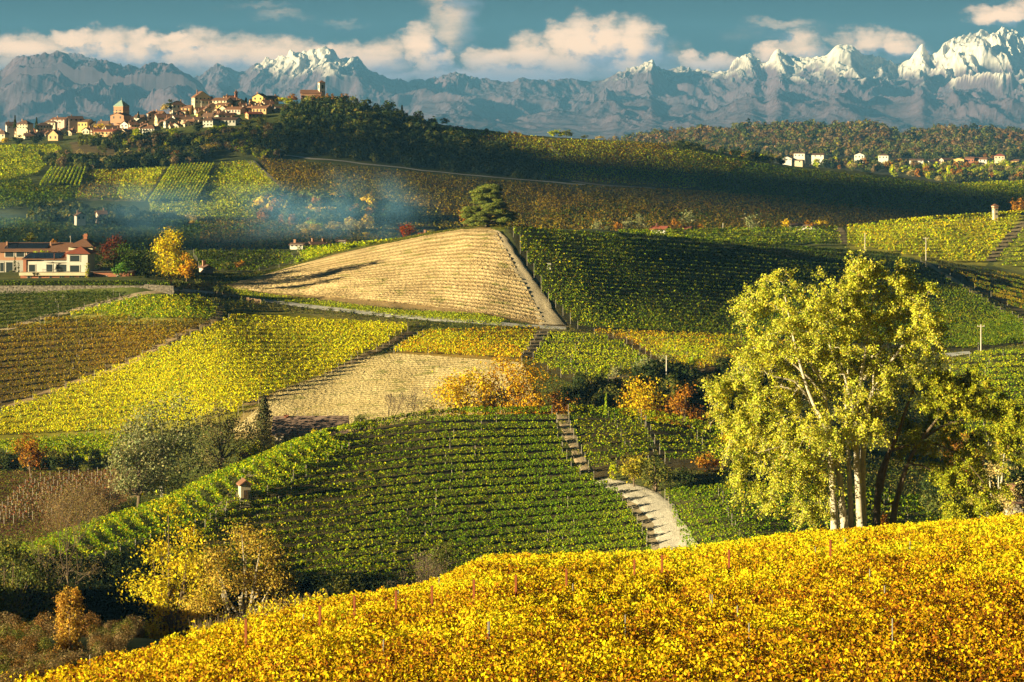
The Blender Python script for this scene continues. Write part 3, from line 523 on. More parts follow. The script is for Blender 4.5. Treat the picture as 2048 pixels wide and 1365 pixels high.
# harvested plots: stubble in ridges
def ploughed(name, A, B, nu, nv, dr, rows, amp, colA, colB, lift=.22, clod=.25, poly=None):
    uu = np.linspace(0, 1, nu); A = np.asarray(A, float); B = np.asarray(B, float)
    def rs(P): t = np.linspace(0, 1, len(P)); return np.stack([np.interp(uu, t, P[:, 0]), np.interp(uu, t, P[:, 1])], 1)
    a, b = rs(A), rs(B); cv = np.linspace(0, 1, 26)
    P = a[None] * (1 - cv[:, None, None]) + b[None] * cv[:, None, None]
    X, D = unproj(P[..., 0].ravel(), P[..., 1].ravel(), *dr); X = X.reshape(26, nu); D = D.reshape(26, nu)
    vv = np.linspace(0, 1, nv)
    X = np.stack([np.interp(vv, cv, X[:, j]) for j in range(nu)], 1); D = np.stack([np.interp(vv, cv, D[:, j]) for j in range(nu)], 1)
    Vv = np.broadcast_to(vv[:, None], X.shape)
    ph = Vv * rows + .28 * fbm(X / 14, D / 14, 3)
    rd = .5 + .5 * np.cos(ph * 2 * math.pi)
    n1 = fbm(X / .75, D / .7, 4, .72); n2 = fbm(X / 9, D / 9, 3)
    z = ground(X, D) + lift + amp * rd * (.6 + .8 * n2) + clod * n1
    e = np.minimum(np.minimum(Vv, 1 - Vv) * 40, 1); z = z - (1 - e) * lift
    t = np.clip(.55 + .75 * (rd - .5) + .95 * n1 + .45 * n2, 0, 1)[..., None]
    c = np.array(colB) * (1 - t) + np.array(colA) * t
    wd = np.clip((fbm(X / 5, D / 3, 4) - .16) * 3 + .5 * (.5 - rd), 0, .75)[..., None]; c = c * (1 - wd) + np.array([.26, .25, .06]) * wd
    i = np.arange(nv - 1)[:, None] * nu + np.arange(nu - 1)[None, :]
    q = np.stack([i, i + 1, i + nu + 1, i + nu], -1).reshape(-1, 4)
    o = mesh_obj(name, np.stack([X, D, z], -1).reshape(-1, 3), q, None, mat_attr('stubble', 1.6, .7, 1.3, bump=.8), None, np.clip(c, .02, .9).reshape(-1, 3), smooth=True)
    return tag(o, kind='structure')
ploughed('ploughed_field', [(452, 572), (540, 548), (600, 530), (700, 505), (850, 472), (925, 460), (990, 461)], [(470, 580), (560, 589), (680, 597), (800, 608), (900, 618), (1000, 632), (1092, 652)], 760, 560, (455, 556), 23, .24, (.78, .58, .30), (.36, .235, .10), clod=.17)
ploughed('harvested_field', [(560, 782), (640, 754), (740, 712), (800, 708), (920, 716), (1045, 726)], [(462, 866), (560, 862), (700, 852), (850, 842), (960, 838), (1075, 812)], 560, 380, (366, 440), 34, .12, (.80, .64, .32), (.52, .38, .15), clod=.14)
# ------------------------------------------------------------------ vine rows
def palette(pal, n, r, low=None, sharp=.55):
    w = np.array([p[1] for p in pal], float); w /= w.sum(); cw = np.cumsum(w)
    x = r.random(n)
    if low is not None: x = np.clip(x * sharp + (1 - sharp) * np.clip(.5 + low, 0, 1), 0, .9999)
    k = np.searchsorted(cw, x); k = np.clip(k, 0, len(pal) - 1)
    c = np.array([p[0] for p in pal])[k]
    return np.clip(c * (1 + .22 * r.normal(size=(n, 1))) * (1 + .08 * r.normal(size=(n, 3))), .004, .95)
def resample(P, n):
    P = np.asarray(P, float); t = np.linspace(0, 1, len(P)); u = np.linspace(0, 1, n)
    return np.stack([pchip(t, P[:, 0], u), pchip(t, P[:, 1], u)], 1)
POST = mat_flat('weathered_post', (.34, .30, .25), .8)
pm = MB(); pm.box((-.045, -.045, -.3), (.045, .045, 1.8)); _p = pm.build('post', POST); POST_ME = _p.data; bpy.data.objects.remove(_p)
ROWS = {}
def vine_rows(f, fi):
    r = np.random.default_rng(100 + fi); n = f['n']; H = f.get('H', 1.7); ls = f['ls']; dens = f['dens']
    poly = np.asarray(f['poly'], float); x0, x1 = poly[:, 0].min(), poly[:, 0].max()
    nu = 90; A, B = resample(f['A'], nu), resample(f['B'], nu)
    made = []
    for k in range(n):
        s = (k + .5) / n; P = A * (1 - s) + B * s
        ins = poly_in(f['poly'], P[:, 0], P[:, 1])
        if ins.sum() < 3: continue
        idx = np.where(ins)[0]; runs = np.split(idx, np.where(np.diff(idx) > 1)[0] + 1)
        for run in runs:
            mb = MB(); ends = []
            if len(run) < 3: continue
            Q = P[run]; dm = math.sqrt(f['dr'][0] * f['dr'][1]); off = .45 * H * F / dm
            X, D = unproj(Q[:, 0], Q[:, 1] + off, *f['dr'])
            ok = np.where(np.abs(np.diff(D, prepend=D[0])) < 14)[0]
            if len(ok) < 3: continue
            br = np.split(ok, np.where(np.diff(ok) > 1)[0] + 1); ok = max(br, key=len)
            if len(ok) < 3: continue
            X, D = X[ok], D[ok]
            seg = np.concatenate([[0], np.cumsum(np.hypot(np.diff(X), np.diff(D)))]); Ln = seg[-1]
            if Ln < 3: continue
            m = int(Ln * dens); t = r.random(m) * Ln
            # single plants about a metre apart, some weak or missing
            vig = .5 + .5 * np.clip(1 + 1.3 * fbm(t / 1.1, t * 0 + k * 7.7 + fi, 2), 0, 2); keep = r.random(m) < np.clip(vig * 1.1, .34, 1); t = t[keep]; m = len(t); vig = vig[keep]
            x = np.interp(t, seg, X); d = np.interp(t, seg, D)
            hh = H * (.40 + .60 * r.random(m) ** .75) * np.clip(.55 + .5 * vig, .5, 1.15)
            lat = r.normal(size=m) * (.06 + .10 * (hh / H)); tx = np.gradient(X); td = np.gradient(D); Lg = np.hypot(tx, td) + 1e-9
            nx = np.interp(t, seg, -td / Lg); ndd = np.interp(t, seg, tx / Lg)
            x = x + nx * lat; d = d + ndd * lat; z = ground(x, d) + hh
            nrm = r.normal(size=(m, 3)) * .75 + np.stack([nx * np.sign(lat + 1e-6) * .7, ndd * np.sign(lat + 1e-6) * .7, np.full(m, .55)], 1)
            low = 1.1 * fbm(x / 16, d / 16, 3) + .55 * fbm(x / 3, d / 3, 2)
            c = palette(f['pal'], m, r, low)
            if 'pal_lit' in f:
                p2, xa, xb = f['pal_lit']; sw = r.random(m) < .75 * np.clip((xb - (x / d * F + CX)) / (xb - xa), 0, 1); c[sw] = palette(p2, m, r, low)[sw]  # brighter leaves towards the left: sunlit side painted by palette
            mb.leaves(np.stack([x, d, z], 1), ls * (.55 + .8 * r.random(m)), nrm, c, r=r)
            ends += [(X[0], D[0]), (X[-1], D[-1])]
            if f['dr'][1] < 520:
                for tt in np.arange(8, Ln - 4, 24 + 6 * r.random()): ends.append((np.interp(tt, seg, X), np.interp(tt, seg, D)))
            o = mb.build('vine_row', LEAF); tag(o, f['label'], 'vine row', f['group'])
            if f['dr'][1] < 670:
                for (ex, ed) in ends:
                    p = bpy.data.objects.new('post', POST_ME); COL.objects.link(p); p.parent = o; p.location = (ex, ed, float(ground(ex, ed)))
            made.append(o)
    return made
for _i, _f in enumerate(FIELDS): ROWS[_i] = vine_rows(_f, _i)

# rows wrapping over the spur at the left of the middle hill
def spur_rows():
    r = np.random.default_rng(55)
    crest = resample([(40, 1128), (130, 1086), (230, 1048), (330, 1016), (430, 972), (520, 928), (600, 886), (650, 862)], 24)
    for k in range(24):
        a = crest[k]; s = k / 23; dx = 62 - 14 * s; dy = 42 - 8 * s
        Q = resample([a + (-26, -3), a + (-8, 1), a + (4, dy * .45), a + (18, dy * .8), a + (dx, dy)], 30)
        X, D = unproj(Q[:, 0], Q[:, 1] + 11, 246, 338); mb = MB()
        # the head of the row lies over the crest, out of sight
        k0 = 8; X[:k0] = X[k0] - (k0 - np.arange(k0)) * .6; D[:k0] = D[k0] + (k0 - np.arange(k0)) * .8
        seg = np.concatenate([[0], np.cumsum(np.hypot(np.diff(X), np.diff(D)))]); Ln = seg[-1]; m = int(Ln * 46); t = r.random(m) * Ln
        x = np.interp(t, seg, X) + r.normal(size=m) * .22; d = np.interp(t, seg, D) + r.normal(size=m) * .22
        hh = 1.75 * (.2 + .8 * r.random(m) ** .8); z = ground(x, d) + hh
        mb.leaves(np.stack([x, d, z], 1), .36 * (.6 + .8 * r.random(m)), r.normal(size=(m, 3)) + (0, 0, .6), palette(mixpal(YGR, GRN, .5), m, r, .6 * fbm(x / 9, d / 9, 2)), r=r)
        o = mb.build('vine_row', LEAF); tag(o, 'short curved row of vines falling over the ridge left of the small hut', 'vine row', 'curved vine rows on the left ridge')
        for e in (10, 29):
            p = bpy.data.objects.new('post', POST_ME); COL.objects.link(p); p.parent = o; p.location = (X[e], D[e], float(ground(X[e], D[e])))
spur_rows()

# fine far vineyards: one low cover
def far_vines():
    r = np.random.default_rng(5); mb = MB()
    for fi, (poly, dr, pal, col) in enumerate(FAR):
        P = np.asarray(poly, float); n = int(abs(np.sum(P[:, 0] * np.roll(P[:, 1], -1) - P[:, 1] * np.roll(P[:, 0], -1))) / 2 * .55)
        px = P[:, 0].min() + r.random(n * 2) * np.ptp(P[:, 0]); py = P[:, 1].min() + r.random(n * 2) * np.ptp(P[:, 1])
        py = np.round(py / 3.0 + .3 * np.sin(px / 90 + fi)) * 3.0 - .9 * np.sin(px / 90 + fi) + r.normal(size=n * 2) * .35
        k = poly_in(poly, px, py); px, py = px[k], py[k]; X, D = unproj(px, py, dr[0] - 5, dr[1] + 5, 90)
        m = len(X); z = ground(X, D) + .4 + r.random(m) * 1.2
        mb.leaves(np.stack([X, D, z], 1), 1.15 * (.6 + .8 * r.random(m)), r.normal(size=(m, 3)) + (0, 0, .9), palette(pal, m, r, fbm(X / 60, D / 60, 3)), r=r)
    tag(mb.build('far_vineyards', LEAF), 'fine covering of autumn vines on the far slopes below the village', 'vineyard', kind='stuff')
far_vines()

# golden vineyard in the foreground: leaves too many to count
def front_vines():
    r = np.random.default_rng(11); mb = MB()
    edge = [(p[0], p[2]) for p in LINES[2]]
    def far_d(px): return pchip([e[0] for e in edge], [e[1] for e in edge], px)
    n = 1870000
    px = -160 + r.random(n) * 2780; dd = 44 + (172 - 44) * r.random(n) ** .62
    lim = far_d(px) - 1.0 - np.where(px < 905, 2, 0); k = dd < lim; px, dd = px[k], dd[k]
    X = (px - CX) / F * dd
    # rows 2.4 m apart, running across the slope
    q = dd + .10 * X; row = np.round(q / 2.4) * 2.4; spread = r.normal(size=len(q)) * .52
    dd = dd + (row + spread - q); X = X + r.normal(size=len(q)) * .05
    vig = fbm(X / .9, row * 1.7, 3) + .35 * fbm(X / 3.5, row / 4, 2); k = r.random(len(X)) < np.clip(.66 + 1.35 * vig, .03, 1); X, dd, vig, spread = X[k], dd[k], vig[k], spread[k]
    m = len(X); top = 1.85 + .45 * vig + .25 * fbm(X / .35, dd / .35, 2); h = top * (.22 + .78 * r.random(m) ** .65)
    far = np.clip((dd - 50) / 110, 0, 1); size = (.105 + .062 * far) * (.5 + .95 * r.random(m))
    z = ground(X, dd) + h
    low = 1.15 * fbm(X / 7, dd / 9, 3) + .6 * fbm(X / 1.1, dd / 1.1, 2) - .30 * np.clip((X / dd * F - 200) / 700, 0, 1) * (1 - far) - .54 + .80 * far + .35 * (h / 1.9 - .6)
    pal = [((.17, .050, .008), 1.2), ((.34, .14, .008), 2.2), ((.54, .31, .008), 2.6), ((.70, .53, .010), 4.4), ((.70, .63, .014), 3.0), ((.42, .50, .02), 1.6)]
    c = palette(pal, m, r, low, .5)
    nrm = r.normal(size=(m, 3)) * .8 + np.array([-.25, -.35, .55])
    mb.leaves(np.stack([X, dd, z], 1), size, nrm, c, fold=.35, asp=.8, r=r)
    # canes
    for _ in range(2600):
        a = r.integers(m); p = np.array([X[a], dd[a], float(ground(X[a], dd[a])) + .6]); e = p + np.array([r.normal() * .25, r.normal() * .2, .9 + .5 * r.random()])
        mb.tube([p, (p + e) / 2 + r.normal(size=3) * .05, e], [.014, .011, .006], 4, (.10, .045, .02))
    tag(mb.build('golden_vines', LEAF), 'golden and orange vine leaves covering the whole near slope', 'vineyard', kind='stuff')
front_vines()
# ------------------------------------------------------------------ trees
def unit(v): return v / (np.linalg.norm(v, axis=-1, keepdims=True) + 1e-9)
def ell_shell(r, n, c, rad, inner=.55):
    v = unit(r.normal(size=(n, 3))); k = (inner + (1 - inner) * r.random(n) ** .6)[:, None]
    return c + v * k * rad, v
def clump_leaves(mb, r, cens, rads, n, ls, pal, flat=.8, tone=.35):
    """leaves gathered in clumps; cens (k,3), rads (k,)"""
    k = len(cens); w = rads ** 2; idx = r.choice(k, n, p=w / w.sum())
    v = unit(r.normal(size=(n, 3))); q = (.18 + .42 * np.abs(r.normal(size=n)) + .35 * r.random(n))[:, None] * np.array([1, 1, flat])
    p = cens[idx] + v * q * rads[idx][:, None] * (1 + .3 * r.normal(size=(n, 1)).clip(-1, 1))
    nrm = v * .9 + r.normal(size=(n, 3)) * .55 + np.array([0, 0, .25])
    low = (r.normal(size=k) * tone)[idx]
    mb.leaves(p, ls * (.55 + .9 * r.random(n)), nrm, palette(pal, n, r, low), r=r)
OLIVE = [((.11, .13, .03), 3), ((.17, .18, .035), 2.5), ((.26, .22, .04), 1), ((.07, .09, .02), 2)]
DARK = [((.035, .055, .016), 3), ((.055, .075, .02), 2), ((.09, .09, .02), 1)]
GOLD = [((.70, .46, .015), 3), ((.74, .56, .02), 2.5), ((.56, .30, .012), 1.5), ((.42, .36, .02), 1)]
RUST = [((.38, .15, .018), 3), ((.48, .23, .02), 2.5), ((.24, .09, .015), 1.5), ((.30, .20, .03), 1.5)]
RED = [((.45, .075, .015), 3), ((.56, .14, .015), 2), ((.28, .05, .015), 1)]
DRED = [((.13, .03, .018), 3), ((.20, .05, .02), 1.5), ((.08, .025, .015), 1)]
LIME = [((.30, .42, .02), 3), ((.40, .46, .025), 2), ((.18, .28, .018), 2)]
SAGE = [((.26, .28, .13), 3), ((.36, .35, .17), 2), ((.17, .19, .07), 2), ((.34, .28, .08), 1)]
POPL = [((.56, .56, .04), 4), ((.70, .66, .10), 3), ((.34, .40, .03), 3), ((.70, .50, .03), .8), ((.66, .64, .22), .8)]
YELT = [((.72, .56, .02), 4), ((.60, .50, .02), 2.5), ((.42, .40, .02), 1.5), ((.70, .42, .015), 1)]
TAN = [((.24, .165, .075), 3), ((.31, .215, .10), 2), ((.16, .11, .05), 2)]
GREY = [((.20, .16, .12), 3), ((.28, .22, .15), 2), ((.13, .10, .07), 2)]
PALE = [((.52, .42, .16), 3), ((.62, .50, .2), 2), ((.36, .30, .1), 2)]
BARKC = (.16, .115, .075)

def tree(name, label, px, top, d, wpx, pal, kind='round', group=None, cat='tree', base=None, bark=BARKC, dens=1.0, ls_px=4.2, seed=None, dz=0.0, low=.22):
    seed = seed if seed is not None else int(px * 7 + top * 13 + d); r = np.random.default_rng(seed)
    X = (px - CX) / F * d; zg = float(ground(X, d)) - .1 + dz
    if base is not None: h = (base - top) / F * d; zg = (HY - base) / F * d
    else: h = (HY - top) / F * d - zg
    h = max(h, 1.0); w = wpx / F * d; ls = max(ls_px / F * d, .10)
    root = empty(name, (X, d, zg), label=label, cat=cat, group=group)
    area = (h * w) / (ls * ls); crown = MB(); tr = MB()
    if kind in ('round', 'open'):
        nc = int(14 + 10 * r.random() + (h * w > 60) * 12); c0 = h * low; ch = h - c0
        v = unit(r.normal(size=(nc, 3))); q = r.random(nc) ** .40 * .98
        cens = np.stack([v[:, 0] * q * w * .5, v[:, 1] * q * w * .5, c0 + ch * .53 + v[:, 2] * q * ch * .52], 1)
        # a lower half a little narrower than the upper one
        f = np.clip((cens[:, 2] - c0) / ch, 0, 1); cens[:, :2] *= (.62 + .5 * np.sin(np.clip(f * 1.15, 0, 1) * math.pi * .82))[:, None]
        rads = (.17 + .11 * r.random(nc)) * min(w, ch * 1.2) * (1.15 if kind == 'round' else .95)
        clump_leaves(crown, r, cens, rads, int(area * (6.0 if kind == 'round' else 3.2) * dens), ls, pal)
        hub = h * .6; wob = np.cumsum(r.normal(size=(6, 2)) * w * .012, 0)
        P = np.stack([np.r_[0, wob[:, 0]], np.r_[0, wob[:, 1]], np.linspace(-.2, hub, 7)], 1)
        rt = max(.022 * h, .05); tr.tube(P, np.linspace(rt, rt * .45, 7), 7, bark)
        for c in cens:
            s = P[min(6, max(2, int(7 * (.35 + .5 * r.random()))))]; 
            if c[2] < s[2]: s = P[2]
            mid = (s + c) / 2 + np.array([0, 0, -.04 * h]) + r.normal(size=3) * .03 * w
            tr.tube([s, mid, c], [rt * .4, rt * .25, rt * .08], 5, bark)
    elif kind == 'column':
        nc = int(70 + h * 2); zc = h * (.02 + .94 * r.random(nc)); f = zc / h; rad = w * .5 * np.clip(1.25 * np.sin(np.clip(f * .80 + .16, 0, 1) * math.pi) ** .55, .2, 1)
        a = r.random(nc) * 6.283; cens = np.stack([np.cos(a) * rad * .6, np.sin(a) * rad * .6, zc], 1); rads = np.clip(rad * .38, w * .10, None)
        clump_leaves(crown, r, cens, rads, int(area * 3.0 * dens), ls, pal, flat=1.3)
        tr.tube([(0, 0, -.2), (0, 0, h * .5), (0, 0, h * .96)], [.02 * h, .014 * h, .004 * h], 6, bark)
        for c in cens: tr.tube([(0, 0, max(.02, c[2] - h * .12)), c], [.006 * h, .002 * h], 4, bark)
    elif kind == 'conifer':
        n = int(area * 9.0 * dens); z = h * (.04 + .95 * r.random(n) ** 1.25); f = z / h
        tier = .72 + .28 * np.cos(f * h / max(h * .085, .5) * 6.283 + r.normal(size=n) * .5)
        rad = w * .5 * (1 - f) ** .85 * tier * r.random(n) ** .45 * (1 + .25 * r.normal(size=n)); a = r.random(n) * 6.283
        p = np.stack([np.cos(a) * rad, np.sin(a) * rad, z - .10 * rad], 1)
        crown.leaves(p, ls * (.6 + .8 * r.random(n)), np.stack([np.cos(a), np.sin(a), np.full(n, .5)], 1) + r.normal(size=(n, 3)) * .5, palette(pal, n, r), asp=.5, r=r)
        tr.tube([(0, 0, -.2), (0, 0, h * .97)], [.018 * h, .004 * h], 6, bark)
        for k in range(14):
            zz = h * (.1 + .8 * k / 14); a = r.random() * 6.28; rr = w * .4 * (1 - zz / h); tr.tube([(0, 0, zz), (math.cos(a) * rr, math.sin(a) * rr, zz - .08 * rr)], [.006 * h, .002 * h], 4, bark)
    elif kind == 'bush':
        nc = int(8 + 5 * r.random()); v = unit(r.normal(size=(nc, 3))); v[:, 2] = np.abs(v[:, 2]); q = r.random(nc) ** .5 * .74
        cens = np.stack([v[:, 0] * q * w * .5, v[:, 1] * q * w * .5, h * .30 + v[:, 2] * q * h * .75], 1); rads = (.20 + .12 * r.random(nc)) * min(w, h * 1.3)
        clump_leaves(crown, r, cens, rads, int(area * 4.0 * dens), ls, pal)
        for c in cens: tr.tube([(r.normal() * .05, r.normal() * .05, -.1), (c[0] * .5, c[1] * .5, c[2] * .6), c], [.02 * h, .012 * h, .004 * h], 4, bark)
    elif kind == 'bare':
        tips = []
        def grow(p, dv, L, rad, lev):
            n = 4; P = [p]
            for _ in range(n):
                dv = unit(dv + r.normal(size=3) * .13 + np.array([0, 0, .05])); p = p + dv * L / n; P.append(p)
            tr.tube(P, np.linspace(rad, rad * .62, n + 1), 6 if lev < 2 else 4, np.array(bark) * (.6 + .3 * lev / 4))
            if lev >= 6 or rad < .008: tips.append(p); return
            for _ in range(2 + (r.random() < .75)):
                b = unit(dv + r.normal(size=3) * (.50 if lev else .42) * np.array([w / h * 1.5, w / h * 1.5, .8]) + np.array([0, 0, .12])); grow(p, b, L * (.66 + .18 * r.random()), max(rad * .62, .0085 if lev < 5 else 0), lev + 1)
            if lev in (1, 2, 3): grow(P[2], unit(dv + r.normal(size=3) * .8), L * .5, rad * .4, lev + 2)
        grow(np.array([0, 0, -.2]), np.array([r.normal() * .05, r.normal() * .05, 1.0]), h * .26, .0115 * h, 0)
        T = np.array(tips); k = h / max(T[:, 2].max(), .1)
        for a in tr.v: a *= np.array([1, 1, k])
        T = T * np.array([1, 1, k]); n = max(int(area * .55 * dens), 8)
        idx = r.integers(len(T), size=n); p = T[idx] + r.normal(size=(n, 3)) * .05 * w
        crown.leaves(p, ls * (.5 + .6 * r.random(n)), r.normal(size=(n, 3)) + (0, 0, .4), palette(pal, n, r), r=r)
    crown.build('crown', LEAF if kind != 'conifer' else NEEDLE, root); tr.build('trunk', BARK, root)
    return root
def copy_tree(o, loc, rz, sc, label, group=None):
    c = o.copy(); COL.objects.link(c); c.location = [float(x) for x in loc]; c.rotation_euler = (0, 0, rz); c.scale = (sc[0], sc[0], sc[1]); c['label'] = label
    if group: c['group'] = group
    for ch in o.children:
        k = ch.copy(); COL.objects.link(k); k.parent = c
    return c
ORD = ['first', 'second', 'third', 'fourth', 'fifth', 'sixth', 'seventh', 'eighth', 'ninth', 'tenth', 'eleventh', 'twelfth', 'thirteenth', 'fourteenth', 'fifteenth', 'sixteenth', 'seventeenth', 'eighteenth', 'nineteenth', 'twentieth']

# --- the cedar on the hill
def cedar():
    r = np.random.default_rng(21); d = 546; X = (975 - CX) / F * d; zg = float(ground(X, d)); h = (HY - 371) / F * d - zg; u = d / F
    root = empty('cedar_tree', (X, d, zg), label='broad dark green cedar standing alone on top of the ploughed hill', cat='cedar')
    tr = MB(); cr = MB()
    tr.tube([(0, 0, -.3), (.1, 0, h * .35), (-.1, .1, h * .7), (0, 0, h * .97)], [.62, .50, .32, .1], 9, (.10, .08, .06))
    pads = []
    for k in range(140):
        f = (k + r.random()) / 140; z = h * (.07 + .90 * f)
        prof = np.interp(f, [0, .10, .28, .42, .56, .66, .78, .90, 1.0], [42, 52, 52, 42, 36, 27, 29, 27, 15]) * u
        a = r.random() * 6.283; rr = prof * (.25 + .75 * r.random() ** .6); pads.append((math.cos(a) * rr, math.sin(a) * rr, z + .06 * h * (.5 - rr / prof) * (1 if f < .8 else 0), 1.1 + 1.1 * r.random()))
    for (x, y, z, s) in pads:
        n = 620; a = r.random(n) * 6.283; q = r.random(n) ** .5; v = np.stack([np.cos(a) * q * s, np.sin(a) * q * s, (1 - q * q) * .30 * s + r.normal(size=n) * .12], 1)
        nn = np.stack([np.cos(a) * q * .7, np.sin(a) * q * .7, np.full(n, .9)], 1) + r.normal(size=(n, 3)) * .45
        cr.leaves(v + (x, y, z), .34 * (.6 + .7 * r.random(n)), nn, palette([((.16, .21, .045), 3), ((.26, .28, .055), 2), ((.08, .12, .03), 2)], n, r, np.full(n, .2 * r.normal())), asp=.5, r=r)
        t0 = np.array([0, 0, max(.8, z - .25 * math.hypot(x, y))]); tr.tube([t0, (x * .5, y * .5, (t0[2] + z) / 2 + .1), (x, y, z)], [.15, .10, .04], 5, (.10, .08, .06))
    cr.build('crown', NEEDLE, root); tr.build('trunk', BARK, root)
cedar()

# --- the great poplars beside the foreground vineyard
def poplar(name, label, d, ells, stems, limbs, nleaf, pal, bark, seed, dens_gap=.0):
    r = np.random.default_rng(seed); u = d / F
    bx = stems[0][0][0]; X0 = (bx - CX) * u; zg = float(ground(X0, d)) - .2; root = empty(name, (X0, d, zg), label=label, cat='tree')
    def P(px, py, dy=0.0): return np.array([(px - CX) * u - X0, dy, (HY - py) * u - zg])
    cr = MB(); cens = []; rads = []
    for (px, py, rx, ry) in ells:
        a = rx * ry; k = max(7, int(a / 110))
        v = unit(r.normal(size=(k, 3))); q = r.random((k, 1)) ** .5
        c = P(px, py, r.normal() * rx * u * .5) + v * q * np.array([rx * 1.12, rx, ry * 1.12]) * u; cens.append(c); rads.append((8 + 12 * r.random(k)) * u)
    cens = np.concatenate(cens); rads = np.concatenate(rads)
    tw = MB(); per = max(6, int(nleaf / (len(cens) * 5))); mid0 = cens.mean(0)
    for c, rd in zip(cens, rads):
        tone = .35 * r.normal()
        for _ in range(5):
            dv = unit(unit(c - mid0) * .7 + r.normal(size=3) * .8 + (0, 0, .12)); L = rd * (1.0 + 1.5 * r.random()); s0 = c + r.normal(size=3) * rd * .25
            t = np.linspace(0, 1, 5)[:, None]; pth = s0 + dv * L * t + np.array([0, 0, -.30]) * L * t * t; tw.tube(pth, [.016, .013, .010, .007, .004], 3, np.array(bark) * .85)
            m = per; q = .15 + .9 * r.random(m); p = s0 + dv * L * q[:, None] + np.array([0, 0, -.30]) * L * (q * q)[:, None] + r.normal(size=(m, 3)) * (.09 + .06 * rd)
            cr.leaves(p, .155 * (.55 + .85 * r.random(m)), r.normal(size=(m, 3)) + np.array([-.3, -.3, .4]), palette(pal, m, r, np.full(m, tone)), asp=.75, r=r)
    cr.build('crown', LEAF, root)
    lm = MB(); joints = []
    for k, (pts, r0, r1, dy) in enumerate([(s, a, b, c) for (s, a, b, c) in [(x[0:-3], x[-3], x[-2], x[-1]) for x in stems]]):
        Q = np.array([P(x, y, dy + i * .12 * (1 if k % 2 else -1)) for i, (x, y) in enumerate(pts)])
        t = np.linspace(0, 1, len(Q)); tt = np.linspace(0, 1, 26); S = np.stack([pchip(t, Q[:, i], tt) for i in range(3)], 1); S[:, :2] += .05 * r.normal(size=(26, 2)).cumsum(0) * .3
        tb = MB(); rad = np.linspace(r0, r1, 26); rad[:3] *= (1.35, 1.18, 1.06)
        z = S[:, 2] / 20; cc = np.array(bark) * (1 + .25 * np.sin(z * 40)[:, None] * .4); tb.tube(S, rad, 10, np.repeat(cc, 10, 0)); tb.build('trunk', BARK, root, smooth=True)
        for i in range(8, 26): joints.append((S[i], rad[i]))
    J = np.array([j[0] for j in joints]); JR = np.array([j[1] for j in joints])
    for (pts, r0, r1, dy) in [(x[0:-3], x[-3], x[-2], x[-1]) for x in limbs]:
        Q = np.array([P(x, y, dy * i / max(1, len(pts) - 1)) for i, (x, y) in enumerate(pts)]); t = np.linspace(0, 1, len(Q)); tt = np.linspace(0, 1, 14)
        S = np.stack([pchip(t, Q[:, i], tt) for i in range(3)], 1) + r.normal(size=(14, 3)) * .03; lm.tube(S, np.linspace(r0, r1, 14), 8, np.array(bark) * .95)
        J = np.concatenate([J, S[4:]]); JR = np.concatenate([JR, np.linspace(r0, r1, 14)[4:]])
    # a bough from the nearest lower joint to every clump of leaves
    for c in cens:
        dlt = c - J; dist = np.linalg.norm(dlt, axis=1) + np.where(dlt[:, 2] < -1.0, 3, 0); i = int(dist.argmin()); s = J[i]
        if dist[i] < .4: continue
        mid = (s + c) / 2 + r.normal(size=3) * .10 * dist[i] + np.array([0, 0, .08 * dist[i]]); r0 = min(JR[i] * .5, .06); lm.tube([s, (s + mid) / 2 + r.normal(size=3) * .06, mid, c], [r0, r0 * .75, r0 * .5, .008], 5, np.array(bark) * .9)
        J = np.concatenate([J, [mid]]); JR = np.concatenate([JR, [r0 * .6]])
    lm.build('limbs', BARK, root); tw.build('twigs', BARK, root)
    return root
ELL_A = [(1565, 572, 34, 28), (1530, 608, 40, 32), (1490, 617, 26, 14), (1600, 620, 58, 44), (1690, 585, 56, 42), (1740, 560, 44, 26), (1715, 548, 22, 18), (1788, 575, 40, 30), (1830, 585, 34, 28), (1838, 640, 48, 48), (1862, 670, 34, 44), (1775, 640, 74, 54), (1670, 670, 78, 60), (1570, 690, 66, 54), (1520, 735, 46, 46), (1475, 770, 38, 24), (1440, 780, 22, 14), (1545, 790, 66, 46), (1640, 770, 74, 50), (1735, 745, 78, 60), (1830, 735, 62, 46), (1490, 830, 42, 36), (1530, 865, 54, 44), (1610, 860, 66, 50), (1690, 845, 56, 50), (1500, 905, 26, 34), (1560, 930, 42, 46), (1620, 940, 36, 44), (1488, 965, 14, 26), (1470, 880, 18, 30), (1545, 1000, 10, 18), (1580, 890, 40, 50), (1640, 980, 16, 40), (1450, 820, 18, 16), (1518, 975, 10, 22), (1600, 985, 22, 30), (1620, 1015, 14, 20), (1760, 820, 50, 36), (1650, 730, 60, 40), (1700, 620, 50, 36)]
STEM_A = [
 [(1668, 1086), (1664, 1000), (1660, 930), (1652, 860), (1618, 790), (1588, 690), (1566, 590), .34, .05, -.6],
 [(1694, 1086), (1686, 1010), (1680, 950), (1668, 880), (1655, 800), (1640, 700), (1630, 620), .33, .05, .4],
 [(1708, 1086), (1706, 1030), (1703, 980), (1700, 930), (1695, 820), (1700, 720), (1705, 600), .30, .05, 1.1],
 [(1724, 1086), (1718, 1000), (1714, 920), (1712, 850), (1724, 760), (1742, 660), (1752, 570), .36, .05, -.3],
 [(1730, 1086), (1728, 960), (1730, 870), (1745, 790), (1790, 715), (1830, 660), (1850, 600), .32, .05, .9]]
